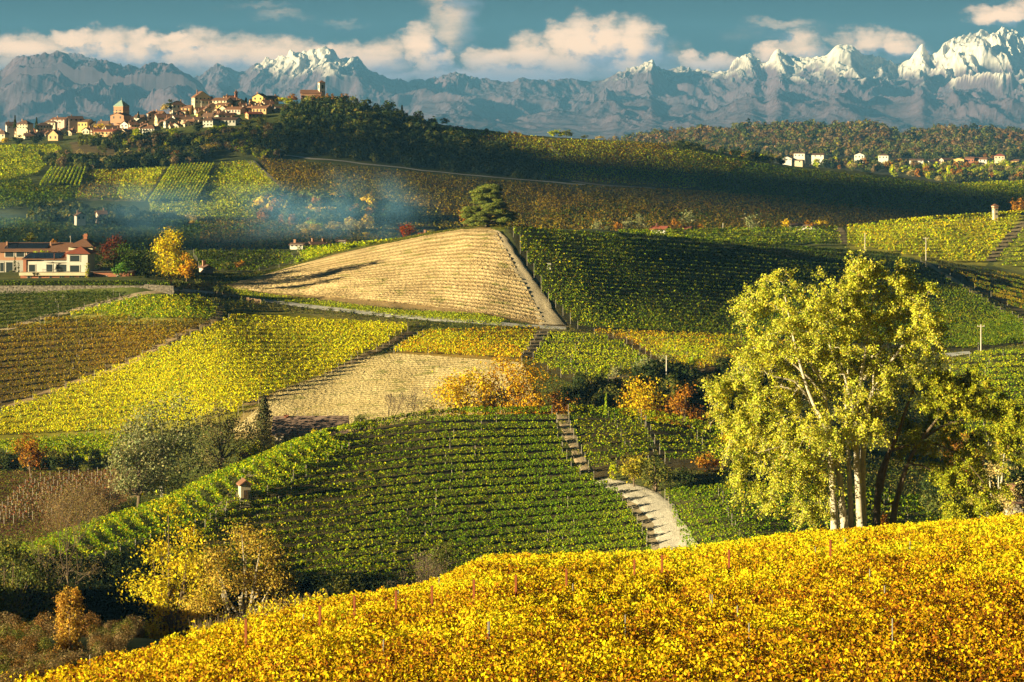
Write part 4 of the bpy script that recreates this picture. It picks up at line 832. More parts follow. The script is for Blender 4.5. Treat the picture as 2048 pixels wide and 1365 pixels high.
LIMB_A = [[(1652, 860), (1620, 806), (1600, 775), (1585, 760), (1530, 745), .16, .05, -1.5], [(1646, 765), (1610, 710), (1589, 680), (1560, 650), .15, .05, 1.0], [(1712, 850), (1690, 760), (1660, 700), (1640, 640), .14, .05, -1.2],
 [(1745, 790), (1752, 720), (1775, 690), (1800, 660), .09, .03, .6], [(1655, 800), (1600, 740), (1545, 700), (1500, 690), .13, .04, -2.0], [(1660, 930), (1610, 900), (1560, 890), (1510, 900), .09, .03, -1.6], [(1728, 760), (1760, 690), (1800, 640), .12, .04, 1.4], [(1618, 790), (1560, 775), (1500, 780), (1450, 785), .11, .03, .8]]
poplar('poplar_tree', 'large yellow-green poplar with four or five pale trunks at the edge of the golden vineyard', 166, ELL_A, STEM_A, LIMB_A, 150000, POPL, (.52, .46, .35), 31)
ELL_B = [(1900, 770, 46, 40), (1935, 800, 52, 40), (1985, 835, 44, 36), (2020, 830, 30, 30), (1840, 880, 50, 40), (1910, 870, 56, 40), (1960, 915, 44, 40), (2005, 890, 40, 30), (1900, 940, 44, 34), (1940, 985, 36, 34), (1985, 985, 24, 30), (1960, 1020, 26, 20), (1910, 1015, 14, 22), (1870, 800, 40, 30)]
STEM_B = [[(1756, 1084), (1758, 1020), (1762, 960), (1776, 920), (1798, 870), (1820, 800), (1850, 730), .36, .06, .8], [(1778, 1086), (1786, 1020), (1800, 970), (1816, 925), (1842, 880), (1880, 830), (1910, 770), .30, .06, -.6]]
LIMB_B = [[(1762, 985), (1780, 905), (1800, 893), (1818, 889), (1860, 885), (1910, 905), (1960, 960), .16, .04, -1.2], [(1816, 925), (1850, 935), (1890, 960), (1930, 1000), .11, .03, .9], [(1842, 880), (1900, 850), (1960, 840), (2010, 850), .12, .03, 1.5], [(1790, 1005), (1770, 1010), (1760, 990), .12, .05, .3]]
poplar('poplar_tree', 'darker poplar with two brown leaning trunks, right of the pale trunked poplar', 168, ELL_B, STEM_B, LIMB_B, 70000, [((.46, .46, .03), 4), ((.32, .36, .025), 3), ((.58, .52, .05), 2), ((.5, .36, .02), .6)], (.17, .125, .085), 32)

# --- single trees and bushes, nearest first:  name, label, px, top, distance, width, leaves, kind, more
T = [
 ('columnar_poplar', 'small columnar poplar with rust brown leaves at the lower left', 140, 1174, 124, 66, [((.58, .34, .05), 3), ((.44, .26, .06), 2), ((.66, .44, .05), 1.5)], 'column', dict(ls_px=4.2, dens=3.2)),
 ('bare_tree', 'bare brown tree with thin spreading twigs in front of the left ridge', 148, 985, 226, 200, [((.30, .22, .06), 3), ((.2, .15, .05), 2)], 'bare', dict(ls_px=3.2, dens=1.0)),
 ('yellow_tree', 'tall bright yellow tree in front of the left ridge', 345, 1003, 214, 145, YELT, 'round', dict(ls_px=6, low=.1)),
 ('yellow_tree', 'rounded olive yellow tree with a pale visible trunk right of the bright yellow tree', 487, 1005, 210, 190, [((.48, .34, .05), 3), ((.58, .42, .06), 2), ((.32, .25, .05), 2)], 'open', dict(ls_px=5, bark=(.42, .36, .27), low=.1, dens=1.3)),
 ('dark_tree', 'dark green leafy tree at the left edge below the ridge', 30, 1055, 215, 150, OLIVE, 'round', dict(ls_px=6, low=.05)),
 ('olive_bush', 'rounded olive green bush at the foot of the middle hill', 690, 1090, 228, 120, OLIVE, 'bush', dict(ls_px=5)),
 ('olive_bush', 'loose dark bush right of the rounded olive green bush', 805, 1105, 232, 90, GREY, 'bare', dict(ls_px=4, dens=2.0)),
 ('olive_bush', 'thin leafy bush close above the golden vineyard edge', 900, 1090, 232, 100, OLIVE, 'open', dict(ls_px=4, low=.05)),
 ('sage_tree', 'tall grey green tree behind the left ridge', 325, 792, 335, 150, SAGE, 'round', dict(ls_px=5, low=.05, bark=(.4, .36, .3))),
 ('sage_tree', 'lower grey green tree against the left flank of the tall grey green tree', 278, 852, 330, 96, SAGE, 'round', dict(ls_px=5, low=.05)),
 ('sage_tree', 'loose tan green tree with thin foliage right of the tall grey green tree', 438, 815, 342, 125, [((.36, .30, .12), 3), ((.26, .24, .09), 2), ((.44, .36, .14), 1.5)], 'open', dict(ls_px=4.5, low=.08, dens=.9)),
 ('conifer_tree', 'narrow dark conifer beside the low tiled house', 528, 790, 352, 112, [((.10, .10, .035), 3), ((.15, .13, .045), 2), ((.07, .07, .03), 2)], 'conifer', dict(ls_px=5)),
 ('yellow_bush', 'yellow green bush at the foot of the dark conifer', 508, 866, 346, 84, YGR, 'bush', dict(ls_px=5)),
 ('orange_bush', 'orange bush below the loose tan green tree', 488, 893, 340, 48, RUST, 'bush', dict(ls_px=5)),
 ('red_bush', 'small red bush beside the wall of the low tiled house', 552, 893, 337, 22, RED, 'bush', dict(ls_px=4)),
 ('yellow_bush', 'small yellow bush in front of the tiled roof', 632, 850, 341, 26, YELT, 'bush', dict(ls_px=4)),
 ('olive_bush', 'olive bush on the crest right of the tiled roof', 723, 815, 356, 48, OLIVE, 'bush', dict(ls_px=4)),
 ('red_bush', 'bright red bush on the crest above the olive bush', 748, 824, 356, 24, RED, 'bush', dict(ls_px=4)),
 ('bare_tree', 'slender bare tree in front of the pale stubble field', 772, 782, 362, 34, GREY, 'bare', dict(ls_px=3.5)),
 ('bare_tree', 'wider bare tree in front of the pale stubble field', 818, 772, 362, 52, GREY, 'bare', dict(ls_px=3.5)),
 ('tan_bush', 'low tan bush between the bare trees and the orange maples', 862, 800, 362, 60, PALE, 'bush', dict(ls_px=4)),
 ('orange_tree', 'rounded orange maple, left of the taller orange maple', 935, 746, 366, 118, GOLD, 'round', dict(ls_px=5, low=.02)),
 ('orange_tree', 'tallest orange maple behind the middle hill', 1035, 712, 368, 132, [((.62, .32, .012), 3), ((.72, .46, .015), 2.5), ((.44, .20, .012), 1.5), ((.38, .28, .02), 1)], 'round', dict(ls_px=5, low=.02)),
 ('olive_tree', 'dull olive tree between the two orange maples', 988, 765, 372, 80, OLIVE, 'round', dict(ls_px=5, low=.02)),
 ('orange_bush', 'low rust bush right of the tallest orange maple', 1115, 766, 366, 80, RUST, 'bush', dict(ls_px=5)),
 ('olive_bush', 'low olive bush behind the top of the stepped path', 1170, 770, 368, 84, OLIVE, 'bush', dict(ls_px=4.5)),
 ('green_sapling', 'small pointed green sapling on the crest of the middle hill', 1212, 788, 358, 18, LIME, 'conifer', dict(ls_px=4)),
 ('olive_bush', 'olive bush left of the orange trees over the dark hollow', 1245, 758, 372, 70, OLIVE, 'bush', dict(ls_px=4.5)),
 ('orange_tree', 'golden orange tree over the dark hollow', 1292, 752, 368, 92, GOLD, 'round', dict(ls_px=5, low=.02)),
 ('orange_tree', 'darker orange tree right of the golden orange tree', 1368, 774, 366, 78, RUST, 'round', dict(ls_px=5, low=.02)),
 ('green_tree', 'pointed green tree between the two orange trees', 1348, 758, 376, 40, OLIVE, 'conifer', dict(ls_px=4.5)),
 ('orange_bush', 'small orange bush on the right shoulder of the middle hill', 1418, 820, 356, 30, RUST, 'bush', dict(ls_px=4.5)),
 ('orange_bush', 'rust bush left of the big poplar', 1475, 852, 330, 92, GOLD, 'bush', dict(ls_px=5)),
 ('orange_bush', 'reddish bush below the rust bush, left of the big poplar', 1418, 900, 312, 74, RUST, 'bush', dict(ls_px=5)),
 ('yellow_tree', 'upright yellow bush at the head of the white track', 1268, 900, 305, 54, [((.44, .36, .03), 3), ((.32, .30, .03), 2), ((.52, .42, .04), 1)], 'round', dict(ls_px=5, low=.08)),
 ('yellow_bush', 'tiny yellow tree left of the upright yellow bush', 1226, 928, 308, 20, YGR, 'round', dict(ls_px=4)),
 ('olive_bush', 'broad olive bush right of the upright yellow bush', 1312, 910, 303, 70, OLIVE, 'bush', dict(ls_px=5)),
 ('dark_bush', 'dark bush right of the broad olive bush', 1362, 934, 303, 60, DARK, 'bush', dict(ls_px=5)),
 ('dark_bush', 'dark bush beneath the reddish bush beside the big poplar', 1470, 940, 304, 60, DARK, 'bush', dict(ls_px=5)),
 ('rust_bush', 'rust bush at the foot of the poplar trunks', 1770, 1015, 172, 46, RUST, 'bush', dict(ls_px=5, base=1080)),
 ('rust_bush', 'golden bush at the vineyard edge left of the poplar trunks', 1640, 1052, 163, 60, GOLD, 'bush', dict(ls_px=5, base=1095)),
 ('pale_tree', 'pale yellow tree with a white trunk at the right edge behind the poplars', 1995, 875, 226, 120, PALE, 'open', dict(ls_px=5, low=.1, bark=(.6, .56, .48))),
 ('rust_tree', 'thin rust coloured tree behind the crown of the dark poplar', 1920, 860, 300, 90, RUST, 'open', dict(ls_px=4, low=.05)),
 ('rust_tree', 'bare reddish tree at the right frame edge', 2040, 960, 232, 60, GREY, 'bare', dict(ls_px=4)),
 # on the bank below the green vineyard
 ('green_bush', 'bright green bush on the bank below the rust vine rows', 1382, 706, 410, 26, LIME, 'bush', dict(ls_px=4)),
 ('yellow_bush', 'yellow tree on the bank at the left side of the big poplar', 1440, 690, 412, 50, [((.36, .28, .04), 3), ((.28, .24, .04), 2)], 'open', dict(ls_px=4.5, low=.05)),
 ('sage_bush', 'grey green bush on the bank under the end of the vine rows', 1290, 708, 402, 70, SAGE, 'bush', dict(ls_px=4, dens=.7)),
 ('sage_bush', 'smaller grey green bush left of the grey green bush on the bank', 1232, 728, 398, 50, SAGE, 'bush', dict(ls_px=4, dens=.7)),
 ('green_bush', 'yellow green bush in the corner of the green vineyard on the bank', 1205, 720, 400, 28, YGR, 'bush', dict(ls_px=4)),
 ('sage_bush', 'grey green bush right of the bright green bush on the bank', 1335, 700, 412, 44, SAGE, 'bush', dict(ls_px=4, dens=.7)),
 # around the farm
 ('yellow_tree', 'tall rounded yellow tree right of the farm', 340, 463, 497, 64, YELT, 'round', dict(ls_px=4.5, base=559, low=.03, dens=1.3)),
 ('orange_tree', 'orange tree in front of the tall yellow tree by the farm', 373, 508, 490, 34, [((.70, .40, .02), 3), ((.60, .30, .02), 2), ((.70, .5, .03), 1)], 'round', dict(ls_px=4, base=562, low=.06)),
 ('red_tree', 'dark red tree behind the farm garden', 230, 478, 512, 46, DRED, 'round', dict(ls_px=4, base=535, low=.1)),
 ('green_tree', 'dark green dense tree in the farm garden', 268, 494, 506, 96, [((.05, .085, .015), 3), ((.12, .19, .02), 1.5), ((.03, .05, .012), 2)], 'round', dict(ls_px=4, base=558, low=.05)),
 ('green_tree', 'bright green small tree in front of the farm garden', 242, 527, 493, 34, [((.10, .24, .03), 3), ((.16, .30, .03), 2), ((.05, .12, .02), 2)], 'round', dict(ls_px=4, base=563, low=.3)),
 ('green_tree', 'low dark green tree between the farm annex and the orange tree', 310, 510, 504, 72, DARK, 'round', dict(ls_px=4, base=562, low=.02)),
 ('green_tree', 'dark tree left of the dark red tree, touching the farmhouse', 202, 500, 515, 54, DARK, 'round', dict(ls_px=4, base=560, low=.02)),
 ('olive_bush', 'dark hedge like bush in front of the farm annex', 290, 545, 492, 60, DARK, 'bush', dict(ls_px=4, base=566)),
 ('lime_tree', 'flat topped lime green tree behind the solar roof', 86, 498, 516, 40, LIME, 'bush', dict(ls_px=4, base=520)),
 ('cypress_tree', 'taller of the two thin cypresses left of the farmhouse', 30, 512, 494, 6, DARK, 'column', dict(ls_px=3, base=545)),
 ('cypress_tree', 'shorter of the two thin cypresses left of the farmhouse', 37, 522, 494, 5, DARK, 'column', dict(ls_px=3, base=545)),
 ('olive_bush', 'rounded olive tree behind the farm roofs', 60, 467, 560, 22, OLIVE, 'round', dict(ls_px=4, base=490)),
 ('rust_bush', 'rust bush behind the ridge of the long farm roof', 105, 478, 555, 26, RUST, 'bush', dict(ls_px=4, base=492)),
 ('yellow_bush', 'climbing yellow green bush on the corner of the farmhouse', 174, 524, 493.5, 9, YGR, 'column', dict(ls_px=3, base=561)),
 ('green_bush', 'large green bush against the terrace wall', 203, 570, 480, 36, LIME, 'bush', dict(ls_px=4, base=596)),
 ('dark_bush', 'dark ivy bush against the left part of the terrace wall', 95, 574, 483, 40, DARK, 'bush', dict(ls_px=4, base=592)),
 ('dark_bush', 'dark ivy bush at the far left end of the terrace wall', 14, 572, 484, 30, DARK, 'bush', dict(ls_px=4, base=594)),
 ('olive_bush', 'round clipped bush at the right end of the terrace wall', 357, 563, 474, 32, OLIVE, 'round', dict(ls_px=4, base=584, low=.15)),
 ('olive_bush', 'second round clipped bush at the right end of the terrace wall', 394, 562, 476, 22, OLIVE, 'round', dict(ls_px=4, base=583, low=.15)),
 ('olive_bush', 'dark green bush beside the start of the road', 434, 568, 474, 16, OLIVE, 'bush', dict(ls_px=3.5, base=586)),
 ('olive_bush', 'second dark green bush beside the start of the road', 446, 573, 474, 16, DARK, 'bush', dict(ls_px=3.5, base=588)),
 ('orange_tree', 'small orange tree in the dark field behind the farm', 480, 520, 565, 18, RUST, 'round', dict(ls_px=3.5)),
 ('olive_bush', 'small olive tree in the dark field behind the farm', 453, 525, 562, 22, OLIVE, 'round', dict(ls_px=3.5)),
 ('lime_tree', 'bright bush at the left foot of the ploughed hill', 600, 511, 560, 24, LIME, 'bush', dict(ls_px=3.5)),
 ('orange_tree', 'small yellow bush beside the cedar', 928, 420, 552, 18, RUST, 'round', dict(ls_px=3.5, base=452)),
 ('red_tree', 'bright red tree in the valley left of the cedar', 812, 450, 760, 32, RED, 'round', dict(ls_px=3.5, base=480)),
 ('orange_bush', 'orange bush at the foot of the slanting vine rows on the left', 62, 862, 372, 60, RUST, 'round', dict(ls_px=4.5)),
 # along the skyline behind the cedar hill
 ('olive_tree', 'grey green tree at the left end of the line behind the cedar hill', 1200, 440, 735, 26, SAGE, 'round', dict(ls_px=3.5, low=.05)),
 ('rust_bush', 'small rust tree right of the first grey green tree behind the cedar hill', 1235, 446, 742, 16, RUST, 'round', dict(ls_px=3)),
 ('olive_tree', 'left of two paired grey green trees behind the cedar hill', 1257, 430, 742, 24, SAGE, 'round', dict(ls_px=3.5, low=.05)),
 ('olive_tree', 'right of two paired grey green trees behind the cedar hill', 1282, 427, 742, 26, SAGE, 'round', dict(ls_px=3.5, low=.05)),
 ('orange_tree', 'round orange tree beside the red roof behind the cedar hill', 1350, 441, 745, 20, RUST, 'round', dict(ls_px=3.5)),
 ('olive_tree', 'tall grey green tree right of the red roof behind the cedar hill', 1376, 422, 748, 26, SAGE, 'round', dict(ls_px=3.5, low=.05)),
 ('rust_bush', 'low rust bush right of the tall grey green tree behind the cedar hill', 1398, 442, 748, 24, RUST, 'bush', dict(ls_px=3)),
 ('olive_tree', 'olive tree in the middle of the vineyard skyline', 1506, 428, 756, 30, SAGE, 'round', dict(ls_px=3.5, low=.05)),
 ('olive_bush', 'low dark tree right of the olive tree on the vineyard skyline', 1538, 439, 757, 20, OLIVE, 'bush', dict(ls_px=3)),
 ('orange_tree', 'small orange tree left of the white barn on the vineyard skyline', 1573, 439, 758, 16, GOLD, 'round', dict(ls_px=3)),
 ('orange_tree', 'orange tree right of the white barn on the vineyard skyline', 1642, 437, 760, 20, GOLD, 'round', dict(ls_px=3)),
 ('rust_bush', 'pinkish tree in front of the white barn on the vineyard skyline', 1617, 441, 758, 12, RUST, 'round', dict(ls_px=3)),
 ('orange_tree', 'orange tree at the right edge beyond the watchtower', 2040, 397, 768, 28, RUST, 'round', dict(ls_px=3.5)),
]
for (nm, lb, px, top, d, w, pal, kind, kw) in T: tree(nm, lb, px, top, d, w, pal, kind, **kw)

# little shrubs planted along the road
def road_shrubs():
    p0 = tree('road_shrub', 'x', 470, 590, 459, 9, OLIVE, 'bush', ls_px=3, base=600)
    xs = np.linspace(462, 876, 20); ys = np.interp(xs, [440, 520, 600, 700, 800, 900], [598, 609, 621, 631, 641, 651])
    X, D = unproj(xs, ys, 430, 490)
    for i, (x, d) in enumerate(zip(X, D)):
        loc = (x, d, float(ground(x, d)) - .05); lb = 'small dark green shrub in the line planted along the road'
        if i == 0: p0.location = loc; p0['label'] = lb; p0['group'] = 'shrubs planted along the road'
        else: copy_tree(p0, loc, i * 1.7, (.8 + .4 * rng.random(), .8 + .5 * rng.random()), lb, 'shrubs planted along the road')
road_shrubs()

# prototypes of far trees, copied one by one
def far_tree_proto(pal, kind, seed, n=420):
    r = np.random.default_rng(seed); mb = MB(); nc = 9
    if kind == 'conifer':
        z = r.random(n) ** 1.2; a = r.random(n) * 6.283; rad = .22 * (1 - z) * r.random(n) ** .5
        mb.leaves(np.stack([np.cos(a) * rad, np.sin(a) * rad, z], 1), .13 * (.6 + .8 * r.random(n)), np.stack([np.cos(a), np.sin(a), z * 0 + .5], 1) + r.normal(size=(n, 3)) * .4, palette(pal, n, r), r=r)
    else:
        v = unit(r.normal(size=(nc, 3))); q = r.random(nc) ** .5 * .30; cens = v * q[:, None] * np.array([1, 1, 1.05]) + (0, 0, .55); clump_leaves(mb, r, cens, .13 + .09 * r.random(nc), n, .10, pal)
    return mb
def far_trees():
    protos = {}
    for nm, pal, kind in (('olive', OLIVE, 'r'), ('dark', DARK, 'r'), ('rust', RUST, 'r'), ('gold', GOLD, 'r'), ('pale', PALE, 'r'), ('fir', DARK, 'conifer'), ('yellow', YGR, 'r'), ('red', DRED, 'r')):
        mb = far_tree_proto(pal, kind, len(nm) * 31 + ord(nm[0])); o = mb.build('tree', LEAF); protos[nm] = o.data; bpy.data.objects.remove(o)
    def put(nm, px, base, d, hpx, wpx, name, label, group=None):
        h = hpx / F * d; w = wpx / F * d; X = (px - CX) / F * d; z = (HY - base) / F * d; zg = float(ground(X, d)); 
        if abs(z - zg) < 5: z = zg
        o = bpy.data.objects.new(name, protos[nm]); COL.objects.link(o); o.location = (X, d, z - .06 * h); o.scale = (w / .62, w / .62, h); o.rotation_euler = (0, 0, px * 1.3)
        tag(o, label, 'tree', group)
    # the avenue by the church
    for i, px in enumerate([611, 624, 634, 643, 654, 664, 674, 684, 692]): put('gold' if i % 3 == 0 else 'rust', px, 209, 1476, 24, 13, 'plane_tree', 'round russet plane tree in the row in front of the hilltop church', 'plane trees before the hilltop church')
    put('gold', 563, 208, 1470, 22, 20, 'plane_tree', 'golden tree left of the hilltop church, beside the russet one'); put('rust', 585, 208, 1470, 24, 22, 'plane_tree', 'russet tree between the golden tree and the hilltop church')
    put('yellow', 576, 216, 1462, 18, 26, 'leafy_tree', 'bright green bush below the golden tree at the hilltop church')
    V = [('fir', 30, 253, 1440, 23, 12, 'dark fir at the left end of the village'), ('fir', 73, 258, 1440, 24, 13, 'stout dark fir among the first village houses'), ('gold', 198, 252, 1450, 26, 20, 'orange tree left of the square brick tower'), ('gold', 216, 253, 1445, 20, 26, 'ochre tree at the foot of the square brick tower'),
         ('dark', 343, 222, 1475, 27, 22, 'dark round evergreen beside the upper village houses'), ('pale', 330, 226, 1472, 22, 18, 'bare brownish tree left of the dark round evergreen'), ('fir', 277, 236, 1470, 13, 10, 'small dark fir right of the square brick tower'), ('fir', 492, 204, 1478, 18, 16, 'dark tree right of the thin red bell tower'), ('fir', 482, 204, 1478, 14, 10, 'thin dark tree beside the thin red bell tower'),
         ('olive', 163, 287, 1322, 26, 20, 'large green tree at the lower edge of the village'), ('yellow', 183, 287, 1322, 20, 18, 'yellow green tree right of the large green tree below the village'), ('olive', 200, 286, 1322, 24, 18, 'olive tree below the red roofed barn'), ('dark', 36, 286, 1325, 25, 22, 'dark tree in front of the first houses at the left'), ('dark', 72, 284, 1328, 20, 24, 'dark tree beside the red roof at the left of the village'), ('gold', 10, 282, 1330, 22, 16, 'ochre tree at the left picture edge by the village'),
         ('yellow', 438, 262, 1335, 14, 22, 'yellow green bush below the long white house'), ('olive', 524, 258, 1345, 28, 26, 'large olive tree at the right end of the village'), ('olive', 495, 262, 1340, 22, 20, 'olive tree left of the large olive tree'), ('gold', 420, 300, 1290, 30, 30, 'ochre tree beside the road below the village'), ('olive', 516, 312, 1275, 26, 24, 'olive tree where the road turns below the village'),
         ('olive', 890, 250, 1474, 18, 16, 'bare tree on the dark ridge right of the village'), ('rust', 868, 246, 1474, 10, 14, 'low rust bush on the dark ridge right of the village'), ('fir', 804, 232, 1474, 22, 16, 'dark fir on the ridge where the wood ends'), ('yellow', 1105, 276, 1450, 18, 22, 'yellow tree in the clump on the ridge'), ('yellow', 1122, 276, 1450, 16, 24, 'pale yellow tree in the clump on the ridge'), ('olive', 1137, 278, 1448, 20, 20, 'green tree in the clump on the ridge'), ('olive', 1168, 279, 1446, 9, 14, 'low green bush right of the clump on the ridge'), ('pale', 1200, 281, 1444, 10, 18, 'pale bush on the ridge right of the clump'),
         ('olive', 1536, 326, 1402, 22, 22, 'dark green tree at the end of the hedge on the right ridge'), ('yellow', 485, 375, 1100, 9, 12, 'tiny dark bush in the middle of the yellow far vineyard'), ('rust', 2022, 330, 2240, 14, 12, 'rust tree beside the far hamlet at the right'), ('rust', 2040, 330, 2240, 18, 14, 'rust tree at the right edge by the far hamlet')]
    for (nm, px, b, d, h, w, lb) in V: put(nm, px, b, d, h, w, 'fir_tree' if nm == 'fir' else 'leafy_tree', lb)
    # trees between the village and its fields
    r = np.random.default_rng(9)
    def belt(pts, n, dr, hs, pals, label, group, spread=6):
        P = resample(pts, 60)
        for k in range(n):
            a = P[r.integers(60)]; px = a[0] + r.normal() * 7; py = a[1] + r.normal() * spread; X, D = unproj([px], [py], *dr, nd=60); h = hs * (.7 + .6 * r.random())
            nm = pals[r.integers(len(pals))]; d = float(D[0]); o = bpy.data.objects.new('leafy_tree', protos[nm]); COL.objects.link(o); w = h * (.75 + .4 * r.random()); o.location = (float(X[0]), d, float(ground(X[0], d)) - .4)
            o.scale = (w / .62 / F * d,) * 2 + (h / F * d,); o.rotation_euler = (0, 0, r.random() * 6.28); tag(o, label, 'tree', group)
    belt([(230, 283), (330, 280), (420, 276), (500, 280), (560, 300)], 40, (1240, 1345), 19, ['olive', 'dark', 'olive', 'yellow', 'dark'], 'green tree in the belt directly below the village houses', 'trees in the belt below the village', 7)
    belt([(200, 318), (280, 316), (360, 310), (400, 312)], 26, (1180, 1300), 20, ['olive', 'dark', 'pale', 'dark', 'rust'], 'dark tree in the copse above the striped far vineyard', 'trees in the copse above the striped vineyard', 9)
    belt([(80, 325), (130, 318), (180, 330), (200, 338)], 14, (1150, 1300), 18, ['olive', 'dark', 'pale'], 'tree in the hedge above the small striped plot', 'trees in the hedge above the small striped plot', 7)
    belt([(400, 292), (440, 300), (490, 306), (430, 285)], 12, (1240, 1330), 18, ['olive', 'yellow', 'gold', 'dark'], 'tree on the bend of the road below the village', 'trees on the road bend below the village', 6)
    belt([(520, 425), (560, 405), (620, 400), (680, 412), (720, 430), (600, 440)], 44, (960, 1080), 27, ['olive', 'dark', 'rust', 'olive', 'red', 'gold'], 'autumn tree in the wood at the foot of the dark slope', 'trees in the wood at the foot of the dark slope', 10)
    belt([(610, 468), (660, 462), (710, 466), (740, 472)], 26, (800, 960), 24, ['yellow', 'pale', 'gold', 'pale', 'gold'], 'pale yellow tree at the sunny edge of the valley wood', 'pale trees at the edge of the valley wood', 5)
    belt([(300, 440), (340, 436), (390, 446)], 14, (840, 990), 18, ['pale', 'pale', 'gold'], 'pale bare tree in the smoky valley', 'pale trees in the smoky valley', 4)
    belt([(80, 425), (140, 428), (200, 440), (260, 445)], 18, (860, 1000), 20, ['dark', 'olive', 'dark'], 'dark tree in the smoky valley at the left', 'dark trees in the smoky valley', 8)
    belt([(740, 440), (800, 452), (880, 455)], 14, (840, 1000), 16, ['dark', 'dark', 'olive', 'gold'], 'dark tree in the hollow left of the cedar', 'trees in the hollow left of the cedar', 6)
    belt([(1350, 300), (1400, 308), (1460, 318), (1520, 330)], 22, (1390, 1440), 17, ['dark', 'olive', 'dark'], 'dark tree in the hedge on the right ridge', 'trees in the hedge on the right ridge', 4)
    belt([(1700, 330), (1760, 340), (1800, 345), (1830, 352), (1880, 360)], 30, (1500, 2200), 17, ['olive', 'dark', 'pale', 'yellow', 'dark'], 'tree in front of the far hamlet', 'trees in front of the far hamlet', 7)
    belt([(1900, 352), (1960, 345), (2000, 345), (2050, 345)], 24, (1500, 2200), 18, ['yellow', 'olive', 'pale', 'rust', 'yellow'], 'yellow green tree right of the gap before the hamlet', 'yellow green trees before the hamlet', 8)
    belt([(900, 263), (960, 268), (1060, 273)], 14, (1440, 1478), 8, ['rust', 'pale', 'rust'], 'low rust bush along the crest of the dark ridge', 'bushes along the dark ridge crest', 1.5)
    belt([(1400, 325), (1560, 320), (1700, 318), (1850, 318), (2040, 316)], 24, (2230, 2600), 10, ['olive', 'rust', 'pale', 'gold'], 'small tree among the houses of the far hamlet', 'trees among the far hamlet', 5)
far_trees()

# woods that read as one mass
def woods(name, label, poly, dr, n, hpx, pals, leaves, seed, size=.16):
    r = np.random.default_rng(seed); P = np.asarray(poly, float); mb = MB()
    px = P[:, 0].min() + r.random(n * 4) * np.ptp(P[:, 0]); py = P[:, 1].min() + r.random(n * 4) * np.ptp(P[:, 1]); k = poly_in(poly, px, py); px, py = px[k][:n], py[k][:n]
    X, D = unproj(px, py, dr[0], dr[1], 90)
    hue = fbm(X / (.03 * dr[1]), D / (.03 * dr[1]), 3)
    for i in range(len(X)):
        d = D[i]; h = hpx / F * d * (.65 + .7 * r.random()); w = h * (.7 + .4 * r.random()); zg = float(ground(X[i], d)); pal = pals[int(np.clip((.5 + hue[i] * 1.1 + .3 * r.normal()) * len(pals), 0, len(pals) - 1))]
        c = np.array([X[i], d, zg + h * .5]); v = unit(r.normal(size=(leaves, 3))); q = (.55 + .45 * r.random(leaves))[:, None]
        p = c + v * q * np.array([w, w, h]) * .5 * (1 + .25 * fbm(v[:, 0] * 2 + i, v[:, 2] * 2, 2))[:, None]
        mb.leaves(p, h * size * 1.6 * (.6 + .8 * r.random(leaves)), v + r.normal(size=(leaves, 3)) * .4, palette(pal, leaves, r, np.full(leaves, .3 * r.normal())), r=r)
    tag(mb.build(name, LEAF), label, 'wood', kind='stuff')
woods('forest', 'dark wood covering the shaded hillside below the church', [(560, 262), (575, 222), (620, 214), (700, 212), (760, 220), (830, 242), (870, 262), (940, 290), (1010, 305), (1080, 340), (1090, 366), (960, 350), (800, 334), (680, 318), (560, 306), (520, 300)], (1190, 1482), 1000, 20, [DARK, DARK, OLIVE, DARK], 80, 71)
woods('forest', 'autumn brown woods covering the far ridge at the right', [(1190, 292), (1290, 278), (1400, 266), (1500, 258), (1740, 256), (1800, 272), (1900, 260), (2048, 272), (2300, 264), (2300, 318), (2048, 312), (1850, 312), (1600, 308), (1400, 315), (1250, 300)], (2350, 3215), 2300, 15, [[((.20, .11, .035), 3), ((.26, .15, .04), 2), ((.14, .08, .03), 2)], OLIVE, TAN, DARK, [((.17, .12, .04), 3), ((.23, .13, .035), 2)], OLIVE], 46, 72, .2)
woods('thicket', 'dark undergrowth filling the ravine at the lower left', [(-60, 1150), (60, 1135), (250, 1120), (420, 1115), (600, 1150), (760, 1140), (900, 1135), (960, 1160), (900, 1220), (650, 1290), (300, 1340), (-60, 1320)], (178, 262), 420, 62, [[((.018, .028, .010), 3), ((.03, .04, .012), 2), ((.05, .05, .014), .6)]], 620, 73, .055)  # leaf colours darkened to stand for the deep shade of the ravine
woods('thicket', 'dark undergrowth in the hollow under the bank at the right', [(1120, 790), (1180, 775), (1330, 752), (1450, 742), (1520, 760), (1520, 850), (1420, 850), (1300, 830), (1120, 812)], (366, 402), 120, 34, [DARK, DARK, OLIVE], 300, 74, .09)
woods('thicket', 'brown dry scrub on the near slope at the lower left', [(-60, 1270), (60, 1265), (260, 1270), (300, 1290), (180, 1340), (-60, 1370)], (148, 170), 210, 42, [TAN, [((.28, .15, .04), 3), ((.2, .11, .04), 2)], OLIVE], 900, 75, .036)
woods('thicket', 'low brown scrub at the bottom left corner beside the columnar poplar', [(-60, 1262), (60, 1262), (88, 1290), (95, 1335), (185, 1335), (190, 1290), (280, 1270), (240, 1310), (150, 1350), (-60, 1410)], (82, 152), 330, 34, [TAN, [((.28, .15, .04), 3), ((.2, .11, .04), 2)], OLIVE], 420, 79, .045)
woods('thicket', 'dark undergrowth along the bank under the slanting vine rows', [(-60, 930), (60, 918), (200, 918), (280, 925), (270, 950), (120, 945), (-60, 945)], (345, 400), 60, 26, [DARK, OLIVE], 300, 76, .09)
woods('thicket', 'dark undergrowth below the poplars at the right', [(1850, 1000), (1950, 960), (2060, 960), (2060, 1040), (1850, 1050)], (215, 330), 70, 44, [DARK, DARK, OLIVE], 400, 77, .07)
